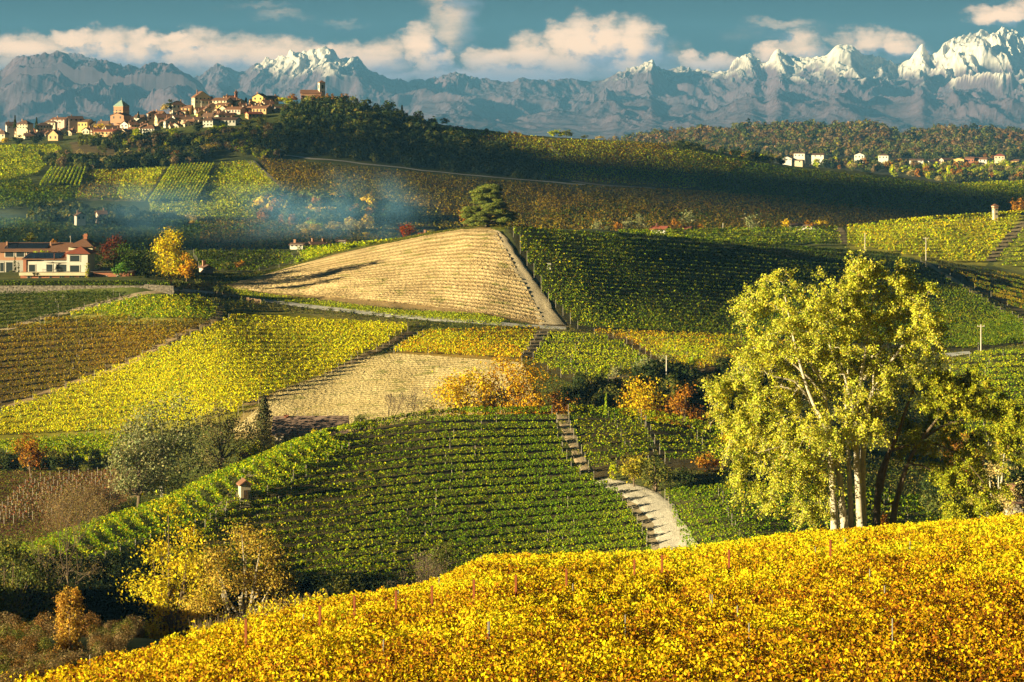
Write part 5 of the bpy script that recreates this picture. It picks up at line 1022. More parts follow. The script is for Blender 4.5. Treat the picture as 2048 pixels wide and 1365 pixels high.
woods('thicket', 'tan leafless scrub on the bank behind the left ridge', [(80, 1020), (150, 985), (240, 975), (275, 1000), (200, 1050), (100, 1075)], (296, 345), 60, 40, [TAN, TAN, TAN], 260, 78, .036)
woods('grove', 'mixed trees covering the slope directly below the village', [(140, 290), (240, 285), (330, 286), (420, 276), (500, 268), (560, 264), (575, 320), (530, 322), (480, 306), (430, 300), (300, 296), (200, 300)], (1200, 1345), 300, 17, [OLIVE, DARK, OLIVE, DARK, YGR, TAN], 120, 84)
woods('grove', 'dark copse between the village grove and the striped far vineyards', [(80, 330), (120, 312), (200, 322), (260, 312), (340, 305), (400, 306), (425, 318), (400, 330), (330, 334), (240, 338), (185, 342), (100, 336)], (1120, 1320), 190, 17, [DARK, DARK, OLIVE, OLIVE, TAN], 120, 85)
woods('grove', 'mixed wood around and before the far hamlet', [(1400, 312), (1560, 318), (1640, 330), (1700, 322), (1800, 330), (1900, 333), (2060, 330), (2060, 362), (1900, 368), (1820, 352), (1700, 342), (1560, 330), (1400, 320)], (1420, 2300), 420, 14, [OLIVE, TAN, DARK, YGR, OLIVE, RUST], 70, 86, .2)
woods('grove', 'olive woods on the slope behind the far hamlet', [(1300, 305), (1450, 296), (1600, 296), (1800, 300), (2060, 300), (2060, 318), (1900, 322), (1700, 316), (1500, 322), (1400, 318)], (2200, 2760), 520, 13, [OLIVE, OLIVE, TAN, DARK, OLIVE], 60, 87, .2)
woods('grove', 'dark trees hidden in the blue smoke of the valley', [(60, 420), (220, 430), (330, 440), (300, 462), (150, 455), (60, 450)], (820, 1000), 120, 22, [DARK, DARK, OLIVE], 120, 88)
woods('grove', 'mixed autumn wood at the foot of the dark slope', [(505, 440), (520, 415), (580, 398), (660, 400), (760, 425), (800, 445), (700, 462), (600, 462)], (900, 1090), 170, 25, [OLIVE, DARK, RUST, OLIVE, DARK, GOLD], 160, 89)
# dry upright stalks between the golden vines and the ravine
def reeds():
    r = np.random.default_rng(81); mb = MB()
    for k in range(520):
        px = r.choice([r.uniform(385, 500), r.uniform(500, 655)]); base = np.interp(px, [385, 500, 655], [1285, 1250, 1215]); d = r.uniform(116, 128); X = (px - CX) / F * d; z = float(ground(X, d)); h = r.uniform(1.2, 2.6) * (1 if px > 500 else .8)
        t = np.array([X + r.normal() * .2, d + r.normal() * .2, z + h]); mb.tube([(X, d, z), ((X + t[0]) / 2 + .05 * r.normal(), (d + t[1]) / 2, z + h * .55), t], [.025, .018, .006], 4, (.26, .19, .13))
        n = r.integers(2, 9) if px > 500 else r.integers(0, 3); mb.leaves(t - np.abs(r.normal(size=(n, 3))) * (.15, .15, .5), .2 * (.7 + .6 * r.random(n)), r.normal(size=(n, 3)), palette(YELT, n, r), r=r)
    tag(mb.build('dry_stalks', LEAF), 'upright dry stalks with a few yellow leaves beside the golden vineyard', 'scrub', kind='stuff')
reeds()

# tufts of grass on every bank that carries no vines
def grass():
    r = np.random.default_rng(44); n = 420000; px = -60 + 2200 * r.random(n); d = 236 + (600 - 236) * r.random(n) ** .8; z = ground_pd(px, d); py = HY - z * F / d; X = (px - CX) / F * d; k = np.ones(n, bool)
    for f in FIELDS: k &= ~(poly_in(f['poly'], px, py - .5 * f.get('H', 1.7) * F / d) & (d > f['dr'][0] - 2) & (d < f['dr'][1] + 3))
    for i in (0, 8, 7, 9): k &= ~(poly_in(ZONES[i][0], px, py) & (d > ZONES[i][1][0]) & (d < ZONES[i][1][1]))
    k &= ~((py > 545) & (py < 600) & (px < 345))
    px, d, X, z = px[k], d[k], X[k], z[k]; k = np.ones(len(px), bool)
    for (rx, rd, w) in ROADS:
        if rd.min() > 640: continue
        m = (X > rx.min() - 6) & (X < rx.max() + 6) & (d > rd.min() - 6) & (d < rd.max() + 6); i = np.where(m)[0]
        if len(i): k[i] &= np.sqrt(((X[i, None] - rx[None]) ** 2 + (d[i, None] - rd[None]) ** 2).min(1)) > w
    X, d, z = X[k], d[k], z[k]; m = len(X); low = 1.2 * fbm(X / 9, d / 9, 3) + .4 * fbm(X / 2, d / 2, 2); mb = MB()
    mb.leaves(np.stack([X, d, z + .12 + .25 * r.random(m) * np.clip(1 + low, .3, 2)], 1), .42 * (.5 + .9 * r.random(m)), r.normal(size=(m, 3)) + (0, 0, .5), palette([((.09, .13, .015), 3), ((.16, .17, .02), 2), ((.24, .20, .04), 2), ((.06, .085, .012), 2)], m, r, low), asp=.4, r=r)
    bx, by = 440 + 580 * r.random(30000), 568 + 85 * r.random(30000); kk = poly_in(ZONES[0][0], bx, by); gx, gd = unproj(bx[kk], by[kk], 440, 530, 90); mm = len(gx)
    mb.leaves(np.stack([gx, gd, ground(gx, gd) + .15 + .2 * r.random(mm)], 1), .45 * (.5 + .9 * r.random(mm)), r.normal(size=(mm, 3)) + (-.4, -.2, .4), palette([((.36, .44, .02), 3), ((.50, .50, .03), 2), ((.22, .30, .02), 2)], mm, r, fbm(gx / 6, gd / 6, 3)), asp=.4, r=r)
    tag(mb.build('grass', LEAF), 'rough grass on the banks between the vineyards', 'grass', kind='stuff')
grass()
# ------------------------------------------------------------------ buildings
WALLS = dict(cream=(.62, .52, .36), white=(.70, .66, .58), yellow=(.66, .46, .16), ochre=(.58, .42, .22), pink=(.60, .45, .37), brick=(.40, .21, .13), grey=(.40, .37, .33), pale=(.60, .56, .50), stone=(.30, .26, .21), orange=(.60, .37, .18), terra=(.36, .14, .08))
ROOFS = dict(tile=(.26, .125, .075), brown=(.17, .095, .065), red=(.36, .10, .06), green=(.30, .42, .36), dark=(.10, .075, .06), slate=(.36, .24, .185))
def wmat(k): return mat_flat('plaster_' + k, WALLS[k], .85, .14, .9)
def rmat(k): return mat_flat('roof_tiles_' + k, ROOFS[k], .8, .25, 1.5, stripes=(6.0, .45))
GLASS = mat_flat('window_glass', (.035, .045, .05), .15, .1, spec=.6); FRAME = mat_flat('window_frame', (.55, .52, .46), .6, .1); SHUT = mat_flat('shutter_green', (.05, .13, .09), .7, .1)
wm = MB(); wm.box((-.5, -.06, -.5), (.5, .03, .5)); _o = wm.build('window', GLASS); WIN_ME = _o.data; bpy.data.objects.remove(_o)
wm = MB(); wm.box((-.62, -.04, -.60), (.62, .02, -.52)); wm.box((-.62, -.04, .52), (.62, .02, .60)); wm.box((-.62, -.04, -.52), (-.52, .02, .52)); wm.box((.52, -.04, -.52), (.62, .02, .52)); _o = wm.build('window_frame', FRAME); WFR_ME = _o.data; bpy.data.objects.remove(_o)
def window(parent, x, y, z, w, h, rz=0.0, frame=True, mat=None):
    o = bpy.data.objects.new('window', WIN_ME); COL.objects.link(o); o.parent = parent; o.location = (x, y, z); o.scale = (w, 1, h); o.rotation_euler = (0, 0, rz)
    if frame:
        f = bpy.data.objects.new('frame', WFR_ME); COL.objects.link(f); f.parent = o
    return o
def roof_mesh(kind, w, dp, wh, rh, ov):
    mb = MB(); x, y = w / 2 + ov, dp / 2 + ov; t = .22
    if kind == 'gable_x':       # ridge along x: the slope faces the front
        A = [(-x, -y, wh - .12), (x, -y, wh - .12), (x, 0, wh + rh), (-x, 0, wh + rh), (x, y, wh - .12), (-x, y, wh - .12)]; faces = [(0, 1, 2, 3), (3, 2, 4, 5)]
    elif kind == 'gable_y':
        A = [(-x, -y, wh - .12), (0, -y, wh + rh), (0, y, wh + rh), (-x, y, wh - .12), (x, -y, wh - .12), (x, y, wh - .12)]; faces = [(0, 1, 2, 3), (1, 4, 5, 2)]
    elif kind == 'shed':
        A = [(-x, -y, wh), (x, -y, wh), (x, y, wh + rh), (-x, y, wh + rh)]; faces = [(0, 1, 2, 3)]
    else:                       # hipped
        k = max(0.0, x - y); A = [(-x, -y, wh - .1), (x, -y, wh - .1), (x, y, wh - .1), (-x, y, wh - .1), (-k, 0, wh + rh), (k + 1e-3, 0, wh + rh)]; faces = [(0, 1, 5, 4), (2, 3, 4, 5)]
        mb.add(A, q=faces, t=[(1, 2, 5), (3, 0, 4)]); B = [(a, b, c - t) for a, b, c in A]; mb.add(B, q=[f[::-1] for f in faces], t=[(5, 2, 1), (4, 0, 3)])
        E = A[:4] + B[:4]; mb.add(E, q=[(4, 5, 1, 0), (5, 6, 2, 1), (6, 7, 3, 2), (7, 4, 0, 3)]); return mb
    B = [(a, b, c - t) for a, b, c in A]; mb.add(A, q=faces); mb.add(B, q=[f[::-1] for f in faces])
    n = len(A); edges = {}
    for f in faces:
        for i in range(4): e = (f[i], f[(i + 1) % 4]); edges[tuple(sorted(e))] = edges.get(tuple(sorted(e)), 0) + 1
    for (a, b), c in edges.items():
        if c == 1: mb.add([A[a], A[b], B[b], B[a]], q=[(0, 1, 2, 3)])
    return mb
def house(px, base, d, wpx, hpx, rpx, wall, roof, kind, label, rz=0.0, depth=None, wins=(3, 1), name='house', cat='house', group=None, chim=True, win_h=.34, sink=2.5):
    u = d / F; X = (px - CX) * u; z = (HY - base) * u; w = wpx * u; wh = hpx * u; rh = rpx * u; dp = depth if depth else max(5.0, w * .75)
    root = empty(name, (X, d, z), rz, label=label, cat=cat, group=group)
    mb = MB(); x, y = w / 2, dp / 2; mb.box((-x, -y, -sink), (x, y, wh))
    if kind == 'gable_x':
        for s in (-x, x): mb.add([(s, -y, wh), (s, y, wh), (s, 0, wh + rh - .15)], t=[(0, 1, 2)])
    if kind == 'gable_y':
        for s in (-y, y): mb.add([(-x, s, wh), (x, s, wh), (0, s, wh + rh - .15)], t=[(0, 1, 2)])
    mb.build('wall', wmat(wall), root)
    rf = roof_mesh(kind, w, dp, wh, rh, min(.55, w * .06 + .15)).build('roof', rmat(roof), root)
    if chim:
        c = MB(); cx = w * (.28 if int(px) % 2 else -.25); c.box((cx - .35, -.35, wh + rh * .35), (cx + .35, .35, wh + rh + .9)); c.box((cx - .45, -.45, wh + rh + .9), (cx + .45, .45, wh + rh + 1.05)); c.build('chimney', wmat('brick'), rf)
    nx, nz = wins
    for j in range(nz):
        for i in range(nx):
            window(root, -x + w * (i + .5) / nx, -y - .02, wh * (j + .52) / max(nz, 1), min(w / nx * .42, 1.3), min(wh / nz * .52, 1.7), frame=False)
    if dp > 5.5:
        for j in range(nz):
            for yy in (-.25, .25): window(root, -x - .02, dp * yy, wh * (j + .52) / max(nz, 1), 1.1, min(wh / nz * .52, 1.6), math.radians(-90), frame=False)
    return root

R35, RM25 = math.radians(24), math.radians(-22)
# px, base, width, wall height, roof height, wall, roof, kind, turn, windows, label   (left to right, upper rows later)
V = [
 (6, 283, 20, 15, 5, 'cream', 'brown', 'hip', RM25, (2, 2), 'cream house cut by the left picture edge, below the dark village trees'),
 (22, 259, 20, 8, 5, 'pale', 'grey' if False else 'brown', 'gable_x', R35, (2, 1), 'pale bluish house behind the ochre tree at the left of the village'),
 (50, 258, 28, 10, 5, 'cream', 'brown', 'hip', RM25, (4, 2), 'cream villa with a hipped brown roof between the two dark firs'),
 (60, 273, 30, 8, 6, 'terra', 'red', 'gable_x', RM25, (3, 1), 'low barn with a bright red roof at the left of the village'),
 (87, 263, 30, 12, 4, 'cream', 'brown', 'hip', R35, (5, 2), 'long cream two storey house with balconies right of the dark fir'),
 (111, 281, 25, 11, 8, 'orange', 'brown', 'gable_y', RM25, (2, 1), 'orange gabled house with white edges at the lower left of the village'),
 (105, 253, 26, 8, 5, 'ochre', 'brown', 'hip', RM25, (3, 1), 'ochre house with a hipped roof behind the long cream house'),
 (130, 254, 27, 9, 4, 'white', 'tile', 'gable_x', R35, (4, 1), 'white house with a tile roof and yellow shutters left of the ochre hall'),
 (136, 264, 20, 9, 4, 'pink', 'tile', 'gable_x', R35, (3, 1), 'pink house just above the orange gabled house'),
 (122, 243, 34, 4, 3, 'brick', 'tile', 'gable_x', RM25, (3, 1), 'long brick house on the roofline left of the orange tree'),
 (150, 243, 30, 5, 4, 'pink', 'brown', 'gable_x', R35, (3, 1), 'pink house with three chimneys on the roofline, left of the orange tree'),
 (168, 256, 33, 12, 4, 'yellow', 'brown', 'gable_x', RM25, (4, 1), 'wide yellow hall with a dark roof below the orange tree'),
 (172, 258, 22, 8, 3, 'yellow', 'tile', 'gable_x', RM25, (3, 1), 'small yellow house in front of the wide yellow hall'),
 (187, 257, 14, 7, 4, 'white', 'brown', 'gable_y', R35, (2, 1), 'small white gabled house beside the wide yellow hall'),
 (208, 262, 26, 9, 8, 'ochre', 'brown', 'gable_x', RM25, (2, 1), 'barn with a tall brown roof and ochre wall below the ochre tree'),
 (224, 266, 26, 8, 5, 'brick', 'brown', 'gable_x', R35, (3, 1), 'dark brick house right of the tall roofed barn'),
 (215, 271, 46, 8, 3, 'terra', 'red', 'gable_x', RM25, (5, 1), 'long low red house at the bottom edge of the village'),
 (250, 246, 34, 6, 5, 'cream', 'brown', 'gable_x', R35, (4, 1), 'cream house with a broad dark roof right below the square brick tower'),
 (252, 262, 19, 13, 5, 'white', 'tile', 'gable_y', RM25, (2, 2), 'tall white house with balconies below the square brick tower'),
 (266, 262, 16, 12, 5, 'cream', 'tile', 'gable_x', R35, (2, 2), 'tall cream house right of the tall white house with balconies'),
 (280, 239, 20, 4, 4, 'stone', 'brown', 'gable_x', RM25, (2, 1), 'stone house with a dark roof right of the square brick tower'),
 (285, 252, 22, 9, 6, 'cream', 'tile', 'gable_y', R35, (2, 1), 'cream gabled house between the tower and the pink houses'),
 (287, 257, 20, 7, 4, 'yellow', 'tile', 'gable_y', R35, (2, 1), 'yellow gabled house in front of the cream gabled house'),
 (302, 270, 30, 13, 5, 'white', 'tile', 'hip', RM25, (4, 2), 'white villa with green shutters at the lower edge of the village'),
 (303, 240, 17, 12, 4, 'pink', 'tile', 'gable_y', R35, (2, 2), 'pink house with an arched loggia at the middle of the village'),
 (318, 238, 22, 9, 5, 'orange', 'tile', 'gable_x', RM25, (3, 1), 'orange house right of the pink house with the loggia'),
 (326, 248, 30, 12, 6, 'cream', 'tile', 'gable_x', R35, (3, 2), 'cream house with a long tile roof below the orange house'),
 (340, 254, 24, 12, 6, 'pale', 'tile', 'gable_y', R35, (2, 2), 'pale bluish gabled house at the lower middle of the village'),
 (355, 218, 26, 8, 6, 'white', 'brown', 'hip', R35, (3, 1), 'white house with a dark hipped roof beside the dark round evergreen'),
 (362, 232, 38, 9, 4, 'ochre', 'tile', 'gable_x', RM25, (4, 1), 'long ochre house under the white hipped house'),
 (372, 222, 30, 6, 4, 'orange', 'tile', 'gable_x', RM25, (3, 1), 'orange house between the long ochre house and the palace'),
 (362, 242, 34, 7, 4, 'stone', 'brown', 'gable_x', R35, (4, 1), 'shaded stone house below the long ochre house'),
 (402, 208, 34, 13, 9, 'cream', 'tile', 'gable_y', R35, (4, 2), 'big cream palace with a tile gable on the village top'),
 (412, 210, 26, 9, 6, 'pale', 'tile', 'gable_x', R35, (3, 1), 'pale house with a tile roof against the right side of the palace'),
 (402, 223, 26, 8, 5, 'cream', 'brown', 'gable_x', RM25, (3, 2), 'cream house right below the palace'),
 (424, 222, 24, 9, 5, 'brick', 'brown', 'gable_y', R35, (2, 2), 'brick gabled house right below the palace'),
 (402, 234, 18, 7, 5, 'yellow', 'brown', 'gable_y', R35, (1, 1), 'small yellow gabled barn in the middle of the right half of the village'),
 (418, 240, 22, 6, 6, 'white', 'brown', 'gable_x', RM25, (2, 1), 'white house with a tall dark roof right of the small yellow barn'),
 (445, 207, 34, 6, 4, 'cream', 'tile', 'gable_x', RM25, (4, 1), 'cream house with a long roof below the thin red bell tower'),
 (460, 202, 26, 4, 5, 'ochre', 'tile', 'gable_x', R35, (3, 1), 'ochre house on the skyline left of the thin red bell tower'),
 (448, 222, 28, 12, 3, 'yellow', 'tile', 'gable_x', RM25, (3, 2), 'tall bright yellow house in the right half of the village'),
 (466, 214, 24, 12, 4, 'ochre', 'brown', 'gable_x', R35, (3, 2), 'ochre block right of the tall bright yellow house'),
 (480, 215, 24, 10, 5, 'cream', 'tile', 'gable_y', R35, (2, 1), 'cream gabled house below the thin red bell tower'),
 (472, 227, 36, 8, 4, 'pink', 'tile', 'gable_x', RM25, (5, 1), 'long pinkish house under the cream gabled house'),
 (438, 234, 22, 7, 4, 'white', 'brown', 'gable_x', RM25, (2, 1), 'white house with a dark roof in the middle row at the right'),
 (446, 238, 26, 8, 4, 'white', 'brown', 'hip', R35, (3, 1), 'white house with three dark windows in the middle row at the right'),
 (420, 253, 24, 12, 4, 'white', 'brown', 'hip', RM25, (3, 2), 'tall white house at the left end of the long white house'),
 (445, 248, 70, 8, 4, 'white', 'brown', 'gable_x', RM25 * .3, (9, 1), 'long white house with a brown roof at the lower right of the village'),
 (382, 246, 46, 7, 4, 'cream', 'brown', 'gable_x', RM25 * .4, (5, 1), 'long cream house left of the tall white house'),
 (500, 221, 30, 6, 4, 'stone', 'brown', 'gable_x', R35, (3, 1), 'stone house right of the cream gabled house'),
 (512, 210, 26, 5, 5, 'orange', 'brown', 'gable_x', R35, (3, 1), 'orange house with a stepped roof near the right skyline of the village'),
 (524, 226, 34, 9, 4, 'orange', 'tile', 'gable_x', RM25, (4, 1), 'orange house with a tile roof at the right end of the village'),
 (524, 216, 28, 6, 3, 'white', 'brown', 'gable_x', R35, (4, 1), 'white house above the orange house at the right end'),
 (508, 236, 32, 8, 3, 'terra', 'red', 'gable_x', R35, (4, 1), 'dark red house below the orange house at the right end'),
 (520, 202, 26, 8, 5, 'yellow', 'brown', 'gable_y', RM25, (2, 1), 'yellow house on the skyline left of the golden tree'),
 (545, 205, 22, 8, 4, 'brick', 'brown', 'gable_x', R35, (3, 1), 'brick house on the skyline beside the golden tree'),
 (563, 222, 28, 5, 3, 'pale', 'brown', 'gable_x', R35, (4, 1), 'low pale house standing apart at the right end of the village'),
]
for i, (px, b, w, h, rh, wl, rf, kd, rz, wn, lb) in enumerate(V):
    d = float(unproj([px], [b], 1240, 1478)[1][0]); d = min(max(d, 1290), 1476); house(px, b, d, w * .94, h, rh * 1.35, {'brick': 'pink', 'terra': 'orange', 'ochre': 'cream', 'stone': 'pale'}.get(wl, wl), rf, kd, lb, rz, wins=wn, name='village_house', group='houses of the hilltop village', sink=7)

_r = np.random.default_rng(19)
for k in range(62):
    px = _r.uniform(30, 550); top = np.interp(px, [30, 95, 200, 300, 360, 420, 480, 545], [266, 262, 254, 244, 228, 214, 210, 206]); b = top + _r.uniform(3, np.interp(px, [95, 250, 420, 545], [16, 22, 34, 18])); d = float(unproj([px], [b], 1240, 1478)[1][0]); d = min(max(d, 1290), 1477) + 6
    house(px, b, d, _r.uniform(12, 19), _r.uniform(6, 8.5), 6, 'cream', 'tile', 'gable_x' if k % 2 else 'gable_y', 'small cream house with a tile roof squeezed among the hilltop village houses', R35 if k % 3 else RM25, wins=(2, 1), name='village_house', group='small cream houses squeezed into the hilltop village', sink=7)

def tower(name, label, px, base, d, wpx, hpx, rpx, wall, roof, rz, openings, trim=None, cat='tower'):
    u = d / F; w = wpx * u; h = hpx * u; root = empty(name, ((px - CX) * u, d, (HY - base) * u), rz, label=label, cat=cat)
    mb = MB(); x = w / 2; mb.box((-x, -x, -5), (x, x, h)); mb.build('wall', wmat(wall), root)
    c = MB()
    for f in ((.62, 1.0) if trim else (1.0,)): c.box((-x - .18, -x - .18, h * f - .25), (x + .18, x + .18, h * f + .05))
    c.build('cornice', wmat(trim or wall), root)
    r = MB(); y = x + .45; z0 = h + .06; r.add([(-y, -y, z0), (y, -y, z0), (y, y, z0), (-y, y, z0), (0, 0, z0 + rpx * u)], q=[(3, 2, 1, 0)], t=[(0, 1, 4), (1, 2, 4), (2, 3, 4), (3, 0, 4)]); rf = r.build('roof', rmat(roof), root)
    for (fx, fz, ww, hh) in openings:
        window(root, fx * w, -x - .03, fz * h, ww, hh, frame=False); window(root, -x - .03, fx * w, fz * h, ww, hh, math.radians(-90), frame=False)
    return root, rf, h + rpx * u
t0, rf, top = tower('church_tower', 'square brick church tower with a pale green pyramid roof', 243, 240, 1452, 22, 27, 13, 'brick', 'green', math.radians(-24), [(-.2, .60, 1.0, 2.6), (.2, .60, 1.0, 2.6), (0, .25, 1.2, 2.2)], 'ochre')
f = MB(); f.tube([(0, 0, top - .3), (0, 0, top + 1.6)], .06, 5); f.build('finial', FRAME, rf)
house(241, 240, 1445, 32, 9, 5, 'brick', 'brown', 'gable_y', 'brick church nave at the foot of the square tower', math.radians(-24), wins=(2, 1), name='church', cat='church', chim=False)
t1, rf, top = tower('bell_tower', 'thin red brick bell tower with a small dome on the village skyline', 472, 205, 1474, 5, 20, 3, 'terra', 'brown', R35, [(0, .82, .7, 1.4)])
f = MB(); f.tube([(0, 0, top - .6), (0, 0, top + .3), (0, 0, top + .9)], [.5, .45, .12], 8); f.build('dome', rmat('tile'), rf)
tower('clock_tower', 'pale stone bell tower with a red cap on the hilltop church', 643, 206, 1479, 11.5, 40, 5, 'pale', 'tile', R35, [(0, .80, 1.5, 2.8), (0, .55, .7, 1.2), (0, .3, .7, 1.0)], 'cream')
house(622, 208, 1479, 40, 21, 7, 'brick', 'tile', 'gable_x', 'long brick hilltop church behind the plane trees', R35 * .3, depth=9, wins=(4, 1), name='church', cat='church', chim=False)

# far hamlet at the right and lone farm
H = [(1576, 321, 18, 4, 4, 'white', 'brown', 'gable_y', 'white gabled house at the left end of the far hamlet'), (1590, 326, 34, 5, 3, 'cream', 'brown', 'gable_x', 'low cream house before the white gabled house of the far hamlet'), (1600, 315, 22, 8, 2, 'white', 'brown', 'gable_x', 'white block house in the left group of the far hamlet'), (1632, 315, 34, 5, 3, 'white', 'brown', 'gable_x', 'long white house in the left group of the far hamlet'), (1720, 318, 20, 8, 4, 'white', 'brown', 'gable_y', 'white chalet standing alone in the middle of the far slope'), (1768, 319, 20, 8, 3, 'white', 'brown', 'hip', 'white house among trees right of the white chalet'),
     (1834, 325, 28, 4, 3, 'pale', 'brown', 'gable_x', 'pale shaded house at the left of the main hamlet row'), (1865, 328, 26, 5, 3, 'white', 'brown', 'gable_x', 'white house with dark roof in the main hamlet row'), (1893, 325, 24, 5, 4, 'pink', 'tile', 'gable_x', 'pink house in the main hamlet row'), (1918, 328, 22, 9, 3, 'yellow', 'tile', 'gable_y', 'bright yellow house in the main hamlet row'), (1940, 326, 18, 9, 3, 'terra', 'tile', 'gable_x', 'tall red house in the main hamlet row'), (1962, 325, 24, 6, 4, 'white', 'tile', 'gable_x', 'white house right of the tall red house'), (2000, 319, 20, 7, 4, 'cream', 'red', 'hip', 'cream villa with red roof above the main hamlet row'), (2030, 328, 16, 6, 3, 'yellow', 'tile', 'gable_x', 'yellow house at the right end of the hamlet')]
for (px, b, w, h, rh, wl, rf, kd, lb) in H: house(px, b, 2240, w, h, rh, wl, rf, kd, lb, R35 if px % 2 else RM25, depth=8, wins=(3, 1), name='hamlet_house', group='houses of the far hamlet', chim=False, sink=8)
house(1866, 274, 3120, 12, 9, 3, 'yellow', 'tile', 'hip', 'lone yellow house in the far brown woods', 0, wins=(2, 1), name='house', sink=10, chim=False)
# houses in the valley
house(160, 440, 905, 18, 9, 6, 'pale', 'brown', 'gable_y', 'pale house in the blue smoke at the left of the valley', R35, wins=(2, 1), name='house')
house(203, 436, 920, 18, 8, 7, 'pink', 'tile', 'gable_x', 'house with a reddish roof among dark trees in the smoke', R35, wins=(2, 1), name='house')
house(596, 494, 660, 26, 6, 2.5, 'white', 'brown', 'gable_x', 'low white house behind the crest left of the cedar hill', RM25 * .3, wins=(3, 1), name='house', sink=4)
house(632, 493, 662, 26, 5, 5, 'pink', 'brown', 'gable_x', 'house with a brown roof beside the low white house', R35, wins=(3, 1), name='house', sink=4)
house(650, 492, 664, 14, 4, 4, 'pale', 'brown', 'gable_y', 'small gabled house right of the brown roofed one', R35, wins=(1, 1), name='house', sink=4)
house(682, 486, 668, 20, 5, 1.5, 'white', 'grey' if False else 'brown', 'gable_x', 'long white shed on the crest left of the cedar hill', 0, wins=(2, 1), name='shed', cat='shed', sink=4, chim=False)
house(845, 474, 700, 16, 4, 4, 'terra', 'red', 'gable_x', 'small red brick hut beside the red tree in the valley', 0, wins=(2, 1), name='hut', cat='hut', sink=4)
house(1320, 463, 742, 30, 5, 6, 'white', 'red', 'gable_x', 'house with a red roof behind the cedar hill crest', RM25, wins=(2, 1), name='house', sink=5)
house(1372, 461, 748, 22, 4, 4, 'pale', 'red', 'gable_x', 'smaller red roof right of the round orange tree', RM25, wins=(2, 1), name='house', sink=5, chim=False)
house(1608, 454, 764, 56, 4.5, 2.5, 'white', 'brown', 'gable_x', 'long white barn on the vineyard skyline', RM25 * .3, wins=(5, 1), name='barn', cat='barn', sink=5, chim=False)
house(412, 540, 548, 18, 6, 5, 'pink', 'brown', 'gable_y', 'small dark house right of the orange tree by the farm', R35, wins=(1, 1), name='house')
# low tiled house behind the middle hill
h0 = house(622, 880, 350, 138, 21, 27, 'cream', 'slate', 'gable_x', 'low cream house with a long brown tiled roof behind the middle hill', math.radians(3), depth=8.5, wins=(0, 0), name='tiled_house', sink=3, chim=False)
u0 = 350 / F
window(h0, -4.1, -4.27, .9, .7, 1.7); window(h0, -2.3, -4.27, 1.1, 2.0, 1.5)
p = MB(); p.box((-4.9, -4.33, -2), (-4.6, -4.26, 1.64)); p.build('corner_stone', wmat('white'), h0)
rf0 = [c for c in h0.children if c.name.startswith('roof')][0]
c = MB(); c.box((-4.6, -.5, 2.4), (-4.0, .1, 4.3)); c.box((-4.75, -.65, 4.3), (-3.85, .25, 4.42)); c.build('chimney', wmat('terra'), rf0)
# hut on the ridge
hb = house(489, 1000, 300, 20, 34, 8, 'cream', 'tile', 'gable_y', 'small tall hut with a red roof on the ridge', math.radians(20), depth=1.8, wins=(0, 0), name='vineyard_hut', cat='hut', chim=False, sink=1)
dr_ = MB(); dr_.box((-.35, -.97, 0), (.35, -.90, 1.6)); dr_.build('door', mat_flat('old_wood', (.14, .09, .05), .8), hb)
# watchtower among the yellow vines
t2, rf, top = tower('watchtower', 'small cream watchtower with a red pyramid roof in the yellow vineyard', 1990, 436, 752, 8.5, 23, 5, 'cream', 'tile', math.radians(15), [(0, .72, .5, .6), (0, .34, .5, .6)], None)
b_ = MB(); b_.box((-.86, -.86, 3.55), (.86, .86, 4.25)); b_.build('brick_band', wmat('terra'), t2)
house(2026, 1004, 226, 18, 11, 6, 'stone', 'brown', 'gable_x', 'dark roofed shed at the right edge under the trees', 0, wins=(1, 1), name='shed', cat='shed')

